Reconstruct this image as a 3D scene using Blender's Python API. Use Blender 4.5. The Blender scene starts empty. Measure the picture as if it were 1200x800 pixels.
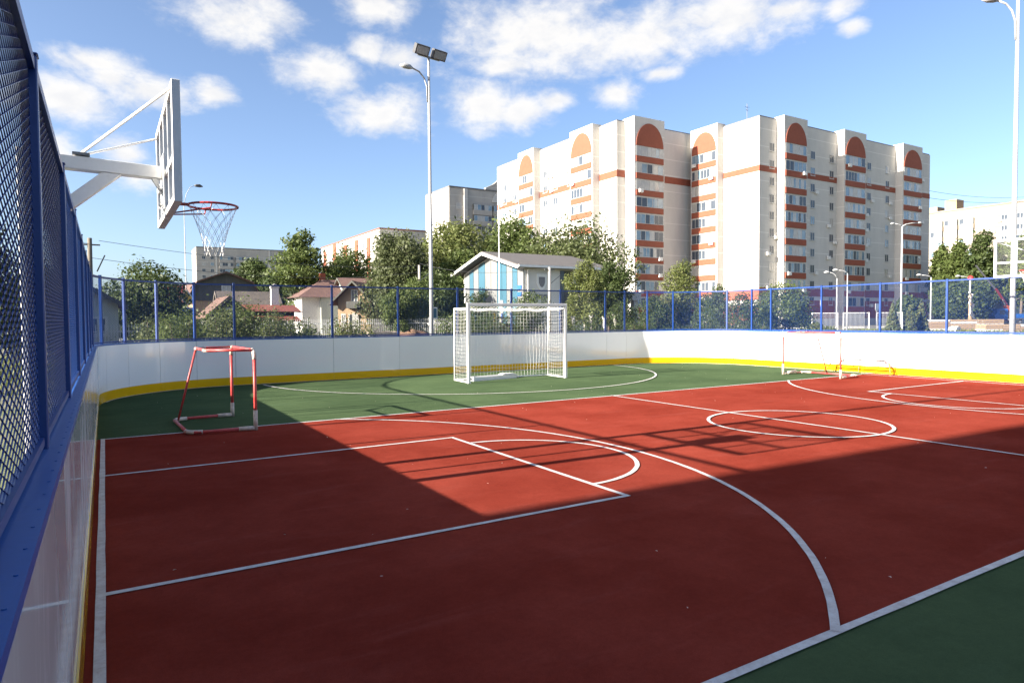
import bpy, math, random
import numpy as np
from mathutils import Vector, Matrix

R = math.radians
PI = math.pi
scene = bpy.context.scene
COL = scene.collection

# ------------------------------------------------------------------ camera
cam_data = bpy.data.cameras.new('camera')
cam_data.sensor_width = 36.0
cam_data.lens = 23.43
cam_data.clip_start = 0.02
cam_data.clip_end = 4000
cam = bpy.data.objects.new('camera', cam_data)
COL.objects.link(cam)
yaw, pitch, roll = 0.5483, -0.0338, -0.0075
fw = Vector((math.sin(yaw)*math.cos(pitch), math.cos(yaw)*math.cos(pitch), math.sin(pitch)))
rt = Vector((math.cos(yaw), -math.sin(yaw), 0))
up = rt.cross(fw)
r2 = rt*math.cos(roll) + up*math.sin(roll)
u2 = -rt*math.sin(roll) + up*math.cos(roll)
M4 = Matrix((( r2.x, u2.x, -fw.x, 0.0348), (r2.y, u2.y, -fw.y, -6.5565), (r2.z, u2.z, -fw.z, 1.6663), (0, 0, 0, 1)))
cam.matrix_world = M4
scene.camera = cam

# ------------------------------------------------------------------ light
SUN_EL = R(23.1)
SUN_ROT = R(-87.65)          # azimuth clockwise from +Y: the sun stands in the west, left of the court
world = bpy.data.worlds.new('World')
scene.world = world
world.use_nodes = True
wt = world.node_tree
wt.nodes.clear()
SKY_STRENGTH = 0.070


class NT:
    """tiny node-graph helper"""
    def __init__(s, tree): s.t = tree
    def node(s, kind, **kw):
        n = s.t.nodes.new(kind)
        for k, v in kw.items(): setattr(n, k, v)
        return n
    def put(s, n, i, v):
        if v is None: return
        if hasattr(v, 'is_output'): s.t.links.new(v, n.inputs[i])
        else: n.inputs[i].default_value = v
    def math(s, op, a, b=None, c=None, clamp=False):
        n = s.node('ShaderNodeMath', operation=op, use_clamp=clamp)
        s.put(n, 0, a); s.put(n, 1, b); s.put(n, 2, c)
        return n.outputs[0]
    def vmath(s, op, a, b=None, scale=None):
        n = s.node('ShaderNodeVectorMath', operation=op)
        s.put(n, 0, a); s.put(n, 1, b)
        if scale is not None: s.put(n, 3, scale)
        return n.outputs[0]
    def noise(s, vec, scale, detail=4, rough=0.55, dist=0.0):
        n = s.node('ShaderNodeTexNoise')
        s.put(n, 'Vector', vec); s.put(n, 'Scale', scale); s.put(n, 'Detail', detail)
        s.put(n, 'Roughness', rough); s.put(n, 'Distortion', dist)
        return n.outputs[0]
    def sstep(s, v, lo, hi, a=0.0, b=1.0):
        n = s.node('ShaderNodeMapRange', interpolation_type='SMOOTHSTEP')
        s.put(n, 0, v); s.put(n, 1, lo); s.put(n, 2, hi); s.put(n, 3, a); s.put(n, 4, b)
        return n.outputs[0]
    def mix(s, f, a, b):
        n = s.node('ShaderNodeMix', data_type='RGBA')
        s.put(n, 0, f); s.put(n, 6, a); s.put(n, 7, b)
        return n.outputs[2]


W = NT(wt)
tc = W.node('ShaderNodeTexCoord').outputs['Generated']
sky = W.node('ShaderNodeTexSky', sky_type='NISHITA', sun_disc=False, sun_elevation=SUN_EL, sun_rotation=SUN_ROT,
             air_density=0.7, dust_density=2.0, ozone_density=2.0, altitude=100)
sep = W.node('ShaderNodeSeparateXYZ'); W.put(sep, 0, tc)
az = W.math('ARCTAN2', sep.outputs[0], sep.outputs[1])
el = W.math('ARCSINE', sep.outputs[2])
CLOUDS = [(0.168, 0.394, 0.074, 0.035), (0.359, 0.426, 0.054, 0.022), (0.274, 0.342, 0.059, 0.03), (0.338, 0.371, 0.029, 0.017),
          (-0.033, 0.271, 0.053, 0.026), (0.014, 0.301, 0.038, 0.018), (-0.004, 0.317, 0.047, 0.015), (0.057, 0.291, 0.056, 0.022),
          (0.134, 0.299, 0.032, 0.017), (-0.049, 0.214, 0.023, 0.018), (0.029, 0.211, 0.027, 0.021), (0.04, 0.188, 0.03, 0.023),
          (0.363, 0.293, 0.064, 0.03), (0.507, 0.305, 0.051, 0.036), (0.564, 0.297, 0.043, 0.023), (0.614, 0.312, 0.028, 0.015),
          (0.59, 0.398, 0.139, 0.051), (0.726, 0.386, 0.136, 0.041), (0.845, 0.399, 0.111, 0.042), (0.94, 0.396, 0.058, 0.017),
          (0.539, 0.359, 0.051, 0.016), (0.704, 0.317, 0.033, 0.019), (0.769, 0.339, 0.033, 0.01), (1.018, 0.363, 0.017, 0.01),
          (1.0, 0.39, 0.026, 0.013), (0.389, 0.365, 0.035, 0.017)]
cv_ = W.node('ShaderNodeCombineXYZ'); W.put(cv_, 0, az); W.put(cv_, 1, el)
near = None
for a_, e_, ra, re in CLOUDS:
    k1, k2 = 1/(ra*1.22), 1/(re*1.22)
    n = W.node('ShaderNodeVectorMath', operation='MULTIPLY_ADD')
    W.put(n, 0, cv_.outputs[0]); W.put(n, 1, (k1, k2, 0)); W.put(n, 2, (-a_*k1, -e_*k2, 0))
    ln = W.node('ShaderNodeVectorMath', operation='LENGTH'); W.put(ln, 0, n.outputs[0])
    near = ln.outputs['Value'] if near is None else W.math('MINIMUM', near, ln.outputs['Value'])
best = W.math('SUBTRACT', 1.0, near)
best = W.math('MAXIMUM', best, -1.0)
flat = W.vmath('MULTIPLY', tc, (1.0, 1.0, 1.7))
n_big = W.noise(flat, 15.0, 7, 0.6, 0.25)
n_fine = W.noise(flat, 46.0, 6, 0.62, 0.2)
puff = W.math('ADD', W.math('MULTIPLY', W.math('SUBTRACT', n_big, 0.5), 1.7), W.math('MULTIPLY', W.math('SUBTRACT', n_fine, 0.5), 0.75))
dens = W.sstep(W.math('ADD', best, puff), -0.18, 0.92)
# the same kind of scattered cloud goes on over the rest of the sky
n_cov = W.noise(W.vmath('ADD', flat, (3.1, 7.7, 1.3)), 4.2, 6, 0.56, 0.2)
cov = W.sstep(W.math('ADD', n_cov, W.math('MULTIPLY', puff, 0.05)), 0.56, 0.66)
away = W.sstep(W.math('ABSOLUTE', W.math('SUBTRACT', az, 0.50)), 0.74, 1.0)
hi = W.sstep(el, 0.42, 0.52)
cov = W.math('MULTIPLY', cov, W.math('MAXIMUM', away, hi))
cov = W.math('MULTIPLY', cov, W.sstep(el, 0.05, 0.22))
dens = W.math('MULTIPLY', W.math('MAXIMUM', dens, cov), 0.93)
# light side towards the sun and the zenith, greyer bases
n_off = W.noise(W.vmath('ADD', flat, (-0.018, 0.0, 0.03)), 15.0, 4, 0.55, 0.25)
shade = W.sstep(W.math('SUBTRACT', n_big, n_off), -0.12, 0.10)
core = W.sstep(W.math('ADD', best, puff), 0.5, 1.6)
lit = W.math('MULTIPLY', W.math('SUBTRACT', 1.0, W.math('MULTIPLY', core, 0.45)), W.math('ADD', W.math('MULTIPLY', shade, 0.35), 0.65), clamp=True)
cloud_col = W.mix(lit, (2.75, 2.8, 2.95, 1), (3.7, 3.6, 3.45, 1))
mixed = W.mix(dens, sky.outputs[0], cloud_col)
bg = W.node('ShaderNodeBackground')
W.put(bg, 0, mixed); W.put(bg, 1, SKY_STRENGTH)
wo = W.node('ShaderNodeOutputWorld')
wt.links.new(bg.outputs[0], wo.inputs[0])

sun_data = bpy.data.lights.new('sun', 'SUN')
sun_data.energy = 5.0
sun_data.angle = R(0.53)
sun_data.color = (1.0, 0.91, 0.79)
sun = bpy.data.objects.new('sun', sun_data)
COL.objects.link(sun)
sd = Vector((math.sin(SUN_ROT)*math.cos(SUN_EL), math.cos(SUN_ROT)*math.cos(SUN_EL), math.sin(SUN_EL)))
sun.rotation_euler = sd.to_track_quat('Z', 'Y').to_euler()
sun.location = (-40, 0, 40)

scene.view_settings.view_transform = 'Standard'
scene.view_settings.look = 'None'
scene.view_settings.gamma = 1
scene.view_settings.exposure = 2.08
scene.view_settings.use_curve_mapping = False
scene.cycles.max_bounces = 6
scene.cycles.transparent_max_bounces = 16

# ------------------------------------------------------------------ materials
MATS = {}


def mat(name, col, rough=0.6, col2=None, scale=3.0, var=0.5, bump=0.0, bscale=60.0, metal=0.0, spec=0.5, stretch=None, fine=None):
    """procedural paint / plaster / metal: two tones mixed by noise, optional fine relief"""
    if name in MATS: return MATS[name]
    m = bpy.data.materials.new(name); m.use_nodes = True
    t = NT(m.node_tree)
    b = m.node_tree.nodes['Principled BSDF']
    b.inputs['Metallic'].default_value = metal
    b.inputs['Specular IOR Level'].default_value = spec
    co = t.node('ShaderNodeTexCoord').outputs['Object']
    if stretch: co = t.vmath('MULTIPLY', co, stretch)
    c2 = col2 if col2 else tuple(c*0.8 for c in col)
    n = t.noise(co, scale, 6, 0.62)
    f = t.sstep(n, 0.5-var*0.5, 0.5+var*0.5)
    c = t.mix(f, (*col, 1), (*c2, 1))
    if fine:
        nf = t.noise(co, fine[0], 3, 0.6)
        k = t.math('ADD', 1-fine[1]*0.5, t.math('MULTIPLY', nf, fine[1]))
        hsv = t.node('ShaderNodeHueSaturation'); t.put(hsv, 'Value', k); t.put(hsv, 'Color', c); c = hsv.outputs[0]
    t.put(b, 'Base Color', c)
    rr = t.math('ADD', rough-0.06, t.math('MULTIPLY', n, 0.14), clamp=True)
    t.put(b, 'Roughness', rr)
    if bump:
        bn = t.node('ShaderNodeBump'); t.put(bn, 'Strength', bump); t.put(bn, 'Distance', 0.02)
        t.put(bn, 'Height', t.noise(co, bscale, 4, 0.6)); t.put(b, 'Normal', bn.outputs[0])
    MATS[name] = m
    return m


def court_mat(name, col, col2):
    """rubber crumb: fine granules, soft cloudy wear, dusty marks"""
    m = bpy.data.materials.new(name); m.use_nodes = True
    t = NT(m.node_tree); b = m.node_tree.nodes['Principled BSDF']
    co = t.node('ShaderNodeTexCoord').outputs['Object']
    cl = t.sstep(t.noise(co, 0.55, 6, 0.62), 0.32, 0.70)
    c = t.mix(cl, (*col, 1), (*col2, 1))
    sc = t.noise(t.vmath('MULTIPLY', co, (0.5, 2.2, 1)), 1.7, 5, 0.6, 0.6)
    c = t.mix(t.sstep(sc, 0.52, 0.8, 0, 0.42), c, (col[0]*1.35+0.02, col[1]*1.5+0.02, col[2]*1.5+0.02, 1))
    gr = t.noise(co, 120, 3, 0.75)
    g2 = t.noise(co, 28, 4, 0.7)
    g3 = t.noise(co, 5.5, 6, 0.72, 0.4)
    k = t.math('ADD', 0.40, t.math('ADD', t.math('MULTIPLY', g3, 0.36), t.math('ADD', t.math('MULTIPLY', gr, 0.5), t.math('MULTIPLY', g2, 0.34))))
    hsv = t.node('ShaderNodeHueSaturation'); t.put(hsv, 'Value', k); t.put(hsv, 'Color', c)
    vo = t.node('ShaderNodeTexVoronoi'); t.put(vo, 'Vector', co); t.put(vo, 'Scale', 1.9)
    sp = t.sstep(vo.outputs[0], 0.016, 0.026, 1, 0)
    c = t.mix(t.math('MULTIPLY', sp, 0.55), hsv.outputs[0], (0.45, 0.42, 0.38, 1))
    t.put(b, 'Base Color', c)
    b.inputs['Roughness'].default_value = 0.82
    b.inputs['Specular IOR Level'].default_value = 0.0
    bn = t.node('ShaderNodeBump'); t.put(bn, 'Strength', 0.5); t.put(bn, 'Distance', 0.004)
    t.put(bn, 'Height', t.noise(co, 160, 3, 0.8)); t.put(b, 'Normal', bn.outputs[0])
    return m


def line_mat():
    m = bpy.data.materials.new('line_paint'); m.use_nodes = True
    t = NT(m.node_tree); b = m.node_tree.nodes['Principled BSDF']
    co = t.node('ShaderNodeTexCoord').outputs['Object']
    w = t.sstep(t.noise(co, 9, 6, 0.7), 0.3, 0.75)
    c = t.mix(w, (0.62, 0.61, 0.59, 1), (0.44, 0.39, 0.36, 1))
    c = t.mix(t.sstep(t.noise(co, 55, 5, 0.8), 0.55, 0.72, 0, 0.7), c, (0.30, 0.14, 0.11, 1))
    t.put(b, 'Base Color', c); b.inputs['Roughness'].default_value = 0.75
    bn = t.node('ShaderNodeBump'); t.put(bn, 'Strength', 0.4); t.put(bn, 'Distance', 0.003)
    t.put(bn, 'Height', t.noise(co, 140, 3, 0.8)); t.put(b, 'Normal', bn.outputs[0])
    return m


def board_mat(name, col):
    """glossy plastic boards, scuffed by balls and rain"""
    m = bpy.data.materials.new(name); m.use_nodes = True
    t = NT(m.node_tree); b = m.node_tree.nodes['Principled BSDF']
    co = t.node('ShaderNodeTexCoord').outputs['Object']
    st = t.noise(t.vmath('MULTIPLY', co, (7, 7, 0.55)), 2.2, 6, 0.66)
    dirt = t.sstep(st, 0.55, 0.9, 0, 0.16)
    c = t.mix(dirt, (*col, 1), (col[0]*0.72, col[1]*0.69, col[2]*0.64, 1))
    sc = t.noise(t.vmath('MULTIPLY', co, (1.3, 1.3, 9)), 3.0, 7, 0.75, 1.2)
    c = t.mix(t.sstep(sc, 0.66, 0.76, 0, 0.32), c, (col[0]*0.55, col[1]*0.52, col[2]*0.5, 1))
    t.put(b, 'Base Color', c)
    big = t.noise(t.vmath('MULTIPLY', co, (5, 1.1, 0.35)), 1.8, 5, 0.7, 0.3)
    t.put(b, 'Roughness', t.sstep(big, 0.48, 0.74, 0.07, 0.26))
    b.inputs['Specular IOR Level'].default_value = 0.5
    bn = t.node('ShaderNodeBump'); t.put(bn, 'Strength', 0.025); t.put(bn, 'Distance', 0.01)
    t.put(bn, 'Height', t.noise(co, 3.5, 3, 0.5)); t.put(b, 'Normal', bn.outputs[0])
    return m


def panel_wall_mat(name, col, col2, seam, pitch, off):
    """large concrete / brick wall panels: pale joint each storey, streaks below it"""
    m = bpy.data.materials.new(name); m.use_nodes = True
    t = NT(m.node_tree); b = m.node_tree.nodes['Principled BSDF']
    g = t.node('ShaderNodeNewGeometry').outputs['Position']
    s = t.node('ShaderNodeSeparateXYZ'); t.put(s, 0, g)
    fr = t.math('FRACT', t.math('DIVIDE', t.math('ADD', s.outputs[2], off), pitch))
    ln = t.math('LESS_THAN', fr, 0.055)
    n = t.noise(t.vmath('MULTIPLY', g, (1, 1, 0.25)), 0.5, 6, 0.65)
    c = t.mix(t.sstep(n, 0.3, 0.7), (*col, 1), (*col2, 1))
    br = t.noise(t.vmath('MULTIPLY', g, (0.6, 0.6, 9)), 1.6, 3, 0.6)
    hsv = t.node('ShaderNodeHueSaturation'); t.put(hsv, 'Value', t.math('ADD', 0.9, t.math('MULTIPLY', br, 0.2))); t.put(hsv, 'Color', c)
    c = t.mix(t.math('MULTIPLY', ln, 0.75), hsv.outputs[0], (*seam, 1))
    t.put(b, 'Base Color', c); b.inputs['Roughness'].default_value = 0.85
    return m


def leaf_mat(name, col, col2, trans=0.35):
    m = bpy.data.materials.new(name); m.use_nodes = True
    nt = m.node_tree; t = NT(nt); nt.nodes.clear()
    g = t.node('ShaderNodeNewGeometry')
    c = t.mix(g.outputs['Random Per Island'], (*col, 1), (*col2, 1))
    co = t.node('ShaderNodeTexCoord').outputs['Object']
    cl = t.noise(co, 0.9, 3, 0.6)
    hsv = t.node('ShaderNodeHueSaturation'); t.put(hsv, 'Value', t.math('ADD', 0.55, t.math('MULTIPLY', cl, 0.9))); t.put(hsv, 'Color', c)
    d = t.node('ShaderNodeBsdfPrincipled'); t.put(d, 'Base Color', hsv.outputs[0]); t.put(d, 'Roughness', 0.55)
    t.put(d, 'Specular IOR Level', 0.25)
    tr = t.node('ShaderNodeBsdfTranslucent'); t.put(tr, 0, hsv.outputs[0])
    mx = t.node('ShaderNodeMixShader'); t.put(mx, 0, trans)
    nt.links.new(d.outputs[0], mx.inputs[1]); nt.links.new(tr.outputs[0], mx.inputs[2])
    o = t.node('ShaderNodeOutputMaterial'); nt.links.new(mx.outputs[0], o.inputs[0])
    return m


def clear_mat(name, tint, amount):
    m = bpy.data.materials.new(name); m.use_nodes = True
    nt = m.node_tree; t = NT(nt); nt.nodes.clear()
    tr = t.node('ShaderNodeBsdfTransparent'); t.put(tr, 0, (*tint, 1))
    b = t.node('ShaderNodeBsdfPrincipled'); t.put(b, 'Base Color', (0.35, 0.37, 0.38, 1)); t.put(b, 'Roughness', 0.06)
    co = t.node('ShaderNodeTexCoord').outputs['Object']
    f = t.math('ADD', amount, t.math('MULTIPLY', t.noise(co, 4, 5, 0.6), 0.08))
    mx = t.node('ShaderNodeMixShader'); t.put(mx, 0, f)
    nt.links.new(tr.outputs[0], mx.inputs[1]); nt.links.new(b.outputs[0], mx.inputs[2])
    o = t.node('ShaderNodeOutputMaterial'); nt.links.new(mx.outputs[0], o.inputs[0])
    return m


def ground_mat():
    m = bpy.data.materials.new('ground_grass_and_soil'); m.use_nodes = True
    t = NT(m.node_tree); b = m.node_tree.nodes['Principled BSDF']
    co = t.node('ShaderNodeTexCoord').outputs['Object']
    a = t.sstep(t.noise(co, 0.12, 6, 0.62), 0.40, 0.62)
    g = t.mix(t.noise(co, 2.5, 5, 0.7), (0.045, 0.075, 0.02, 1), (0.12, 0.125, 0.045, 1))
    s = t.mix(t.noise(co, 3.5, 5, 0.7), (0.13, 0.11, 0.085, 1), (0.22, 0.20, 0.17, 1))
    t.put(b, 'Base Color', t.mix(a, g, s)); b.inputs['Roughness'].default_value = 0.95
    bn = t.node('ShaderNodeBump'); t.put(bn, 'Strength', 0.7); t.put(bn, 'Distance', 0.05)
    t.put(bn, 'Height', t.noise(co, 14, 5, 0.7)); t.put(b, 'Normal', bn.outputs[0])
    return m


M_RED = court_mat('red_rubber_crumb', (0.168, 0.0262, 0.0165), (0.232, 0.0420, 0.0275))
M_GREEN = court_mat('green_rubber_crumb', (0.050, 0.078, 0.038), (0.070, 0.104, 0.050))
M_LINE = line_mat()
M_BOARD = board_mat('white_board_plastic', (0.80, 0.80, 0.80))
M_KICK = board_mat('yellow_kick_plastic', (0.70, 0.40, 0.008))
M_BLUE = mat('blue_fence_paint', (0.006, 0.036, 0.175), 0.35, (0.008, 0.043, 0.20), 5, 0.6, fine=(90, 0.25))
M_CAP = mat('blue_cap_paint', (0.014, 0.085, 0.34), 0.35, (0.03, 0.11, 0.36), 3, 0.5, fine=(40, 0.3))
M_WIRE = mat('blue_wire_coating', (0.005, 0.038, 0.18), 0.4, (0.007, 0.048, 0.21), 6, 0.5)
M_WHITE = mat('white_steel_paint', (0.78, 0.78, 0.77), 0.32, (0.66, 0.66, 0.64), 2.5, 0.6, fine=(30, 0.12))
M_CORD = mat('white_net_cord', (0.80, 0.80, 0.78), 0.8, (0.7, 0.69, 0.66), 20, 0.6)
M_RIM = mat('red_rim_paint', (0.42, 0.028, 0.02), 0.4, (0.20, 0.02, 0.02), 16, 0.25)
M_PIPE = mat('worn_red_pipe', (0.50, 0.035, 0.035), 0.45, (0.42, 0.08, 0.07), 7, 0.5, fine=(30, 0.4))
M_TAPE = mat('dirty_white_tape', (0.66, 0.56, 0.46), 0.7, (0.42, 0.34, 0.27), 9, 0.4, fine=(40, 0.3))
M_YEL = mat('yellow_steel_paint', (0.36, 0.20, 0.010), 0.4, (0.30, 0.16, 0.012), 6, 0.5)
M_GREY = mat('grey_galvanised_steel', (0.20, 0.205, 0.215), 0.4, (0.16, 0.165, 0.17), 4, 0.6, metal=0.3)
M_POLE = mat('pale_lamp_pole_paint', (0.36, 0.37, 0.38), 0.4, (0.31, 0.32, 0.33), 1.5, 0.6)
M_DARK = mat('dark_lamp_housing', (0.045, 0.048, 0.055), 0.5, (0.07, 0.07, 0.075), 8, 0.6)
M_LENS = mat('grey_lamp_glass', (0.30, 0.31, 0.32), 0.15, (0.22, 0.23, 0.24), 14, 0.5)
M_ACRYL = clear_mat('clear_backboard_acrylic', (0.95, 0.97, 0.975), 0.0)
M_GLASS = mat('dark_window_glass', (0.05, 0.065, 0.085), 0.08, (0.07, 0.085, 0.11), 0.6, 0.5, spec=0.35)
M_GLASS2 = mat('curtained_window_glass', (0.30, 0.30, 0.29), 0.12, (0.45, 0.42, 0.37), 0.8, 0.5, spec=0.8)
M_GLASS3 = mat('bluish_window_glass', (0.10, 0.17, 0.24), 0.08, (0.22, 0.29, 0.34), 0.8, 0.5, spec=0.8)
M_FRAME = mat('white_window_frame', (0.50, 0.50, 0.48), 0.5, (0.40, 0.39, 0.37), 2, 0.5)
M_AC = mat('white_appliance_casing', (0.70, 0.69, 0.66), 0.5)
M_CREAM = panel_wall_mat('cream_brick_panels', (0.53, 0.51, 0.475), (0.47, 0.455, 0.425), (0.64, 0.62, 0.585), 2.9, 1.45)
M_BRICK = mat('orange_red_brick', (0.265, 0.070, 0.036), 0.8, (0.225, 0.06, 0.032), 1.2, 0.6, fine=(7, 0.25))
M_ROOFFLAT = mat('roofing_felt', (0.10, 0.10, 0.105), 0.9, (0.16, 0.155, 0.15), 0.6, 0.6)
M_GCONC = panel_wall_mat('grey_panel_concrete', (0.40, 0.375, 0.34), (0.34, 0.32, 0.295), (0.50, 0.48, 0.44), 2.9, 0.6)
M_CCONC = panel_wall_mat('pale_panel_concrete', (0.25, 0.22, 0.175), (0.22, 0.19, 0.15), (0.17, 0.15, 0.12), 2.8, 0.4)
M_WPLASTER = mat('white_plaster', (0.68, 0.67, 0.64), 0.85, (0.60, 0.585, 0.55), 0.6, 0.6, fine=(12, 0.1))
M_GPLASTER = mat('grey_green_plaster', (0.40, 0.42, 0.38), 0.85, (0.34, 0.36, 0.33), 0.6, 0.6)
M_BEIGE = mat('beige_brick', (0.34, 0.235, 0.14), 0.85, (0.30, 0.205, 0.12), 0.8, 0.6, fine=(9, 0.2))
M_CYAN = mat('light_blue_cladding', (0.036, 0.105, 0.15), 0.5, (0.033, 0.095, 0.14), 0.7, 0.5)
M_GREYCLAD = mat('pale_grey_cladding', (0.165, 0.172, 0.172), 0.5, (0.145, 0.152, 0.152), 0.7, 0.5)
M_BROWNROOF = mat('brown_shingle_roof', (0.115, 0.065, 0.055), 0.85, (0.155, 0.09, 0.075), 2.0, 0.5, bump=0.4, bscale=9)
M_GREYROOF = mat('grey_shingle_roof', (0.075, 0.070, 0.068), 0.85, (0.095, 0.088, 0.085), 1.2, 0.5, bump=0.4, bscale=9)
M_RUSTROOF = mat('weathered_rust_roof', (0.085, 0.045, 0.034), 0.8, (0.13, 0.075, 0.055), 1.4, 0.4, bump=0.3, bscale=6)
M_REDROOF = mat('dark_red_metal_roof', (0.22, 0.04, 0.03), 0.55, (0.17, 0.035, 0.03), 1.2, 0.5)
M_ORROOF = mat('orange_metal_roof', (0.19, 0.055, 0.032), 0.6, (0.16, 0.048, 0.028), 1.2, 0.5)
M_SLATE = mat('grey_corrugated_slate', (0.085, 0.073, 0.062), 0.9, (0.13, 0.112, 0.095), 2.2, 0.4)
M_TIMBER = mat('dark_weathered_timber', (0.060, 0.062, 0.055), 0.85, (0.09, 0.09, 0.08), 4, 0.5, stretch=(1, 1, 0.2))
M_WOODPOLE = mat('weathered_wood_pole', (0.10, 0.085, 0.065), 0.85, (0.15, 0.13, 0.10), 6, 0.5, stretch=(4, 4, 0.4))
M_CPOLE = mat('pale_concrete_pole', (0.36, 0.34, 0.31), 0.85, (0.28, 0.27, 0.25), 2, 0.5)
M_PICKET = mat('grey_picket_paint', (0.42, 0.43, 0.43), 0.6, (0.36, 0.37, 0.37), 3, 0.5)
M_BARK = mat('tree_bark', (0.085, 0.065, 0.048), 0.95, (0.13, 0.105, 0.08), 7, 0.4, stretch=(3, 3, 0.5), bump=0.5, bscale=20)
M_BIRCH = mat('birch_bark', (0.50, 0.48, 0.44), 0.9, (0.16, 0.14, 0.12), 5, 0.25, stretch=(0.6, 0.6, 3))
M_WOOD = mat('sawn_pale_wood', (0.26, 0.185, 0.115), 0.8, (0.21, 0.15, 0.095), 2, 0.5, stretch=(0.3, 3, 3))
M_CONC = mat('pale_concrete', (0.47, 0.46, 0.43), 0.9, (0.38, 0.37, 0.35), 1.5, 0.5, fine=(20, 0.2))
M_ASPH = mat('worn_asphalt', (0.055, 0.055, 0.056), 0.9, (0.085, 0.083, 0.08), 0.5, 0.5, bump=0.3, bscale=60)
M_TRUCKB = mat('blue_truck_paint', (0.012, 0.07, 0.26), 0.3, (0.012, 0.06, 0.22), 2, 0.5)
M_TRUCKR = mat('red_truck_paint', (0.11, 0.014, 0.013), 0.4, (0.09, 0.012, 0.012), 2, 0.5)
M_CRANE = mat('orange_crane_paint', (0.30, 0.065, 0.018), 0.4, (0.26, 0.055, 0.016), 2, 0.5)
M_RUBBER = mat('black_tyre_rubber', (0.02, 0.02, 0.02), 0.85, (0.03, 0.03, 0.03), 9, 0.5)
M_SIGNB = mat('blue_sign_face', (0.03, 0.13, 0.55), 0.35, (0.03, 0.11, 0.48), 2, 0.5)
M_SIGNY = mat('yellow_sign_face', (0.70, 0.45, 0.06), 0.35, (0.62, 0.4, 0.06), 2, 0.5)
M_SIGNR = mat('red_sign_paint', (0.55, 0.03, 0.03), 0.4)
M_EMB = mat('dark_grey_emblem', (0.16, 0.16, 0.18), 0.6, (0.22, 0.22, 0.24), 12, 0.4)
M_SOIL = mat('brown_heap_soil', (0.14, 0.075, 0.045), 0.95, (0.20, 0.12, 0.07), 5, 0.5, bump=0.8, bscale=14)
LEAF = {
    'mid': leaf_mat('leaf_mid_green', (0.064, 0.095, 0.025), (0.115, 0.145, 0.046), .42),
    'dark': leaf_mat('leaf_dark_green', (0.040, 0.064, 0.020), (0.075, 0.100, 0.034), .40),
    'pale': leaf_mat('leaf_pale_green', (0.085, 0.112, 0.030), (0.150, 0.165, 0.058), .40),
    'silver': leaf_mat('leaf_silver_green', (0.062, 0.082, 0.032), (0.115, 0.132, 0.062), .40),
    'olive': leaf_mat('leaf_olive_green', (0.065, 0.086, 0.030), (0.118, 0.138, 0.056), .42),
    'fir': leaf_mat('needle_green', (0.050, 0.075, 0.028), (0.110, 0.115, 0.045), 0.15),
}

# ------------------------------------------------------------------ builders


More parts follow.
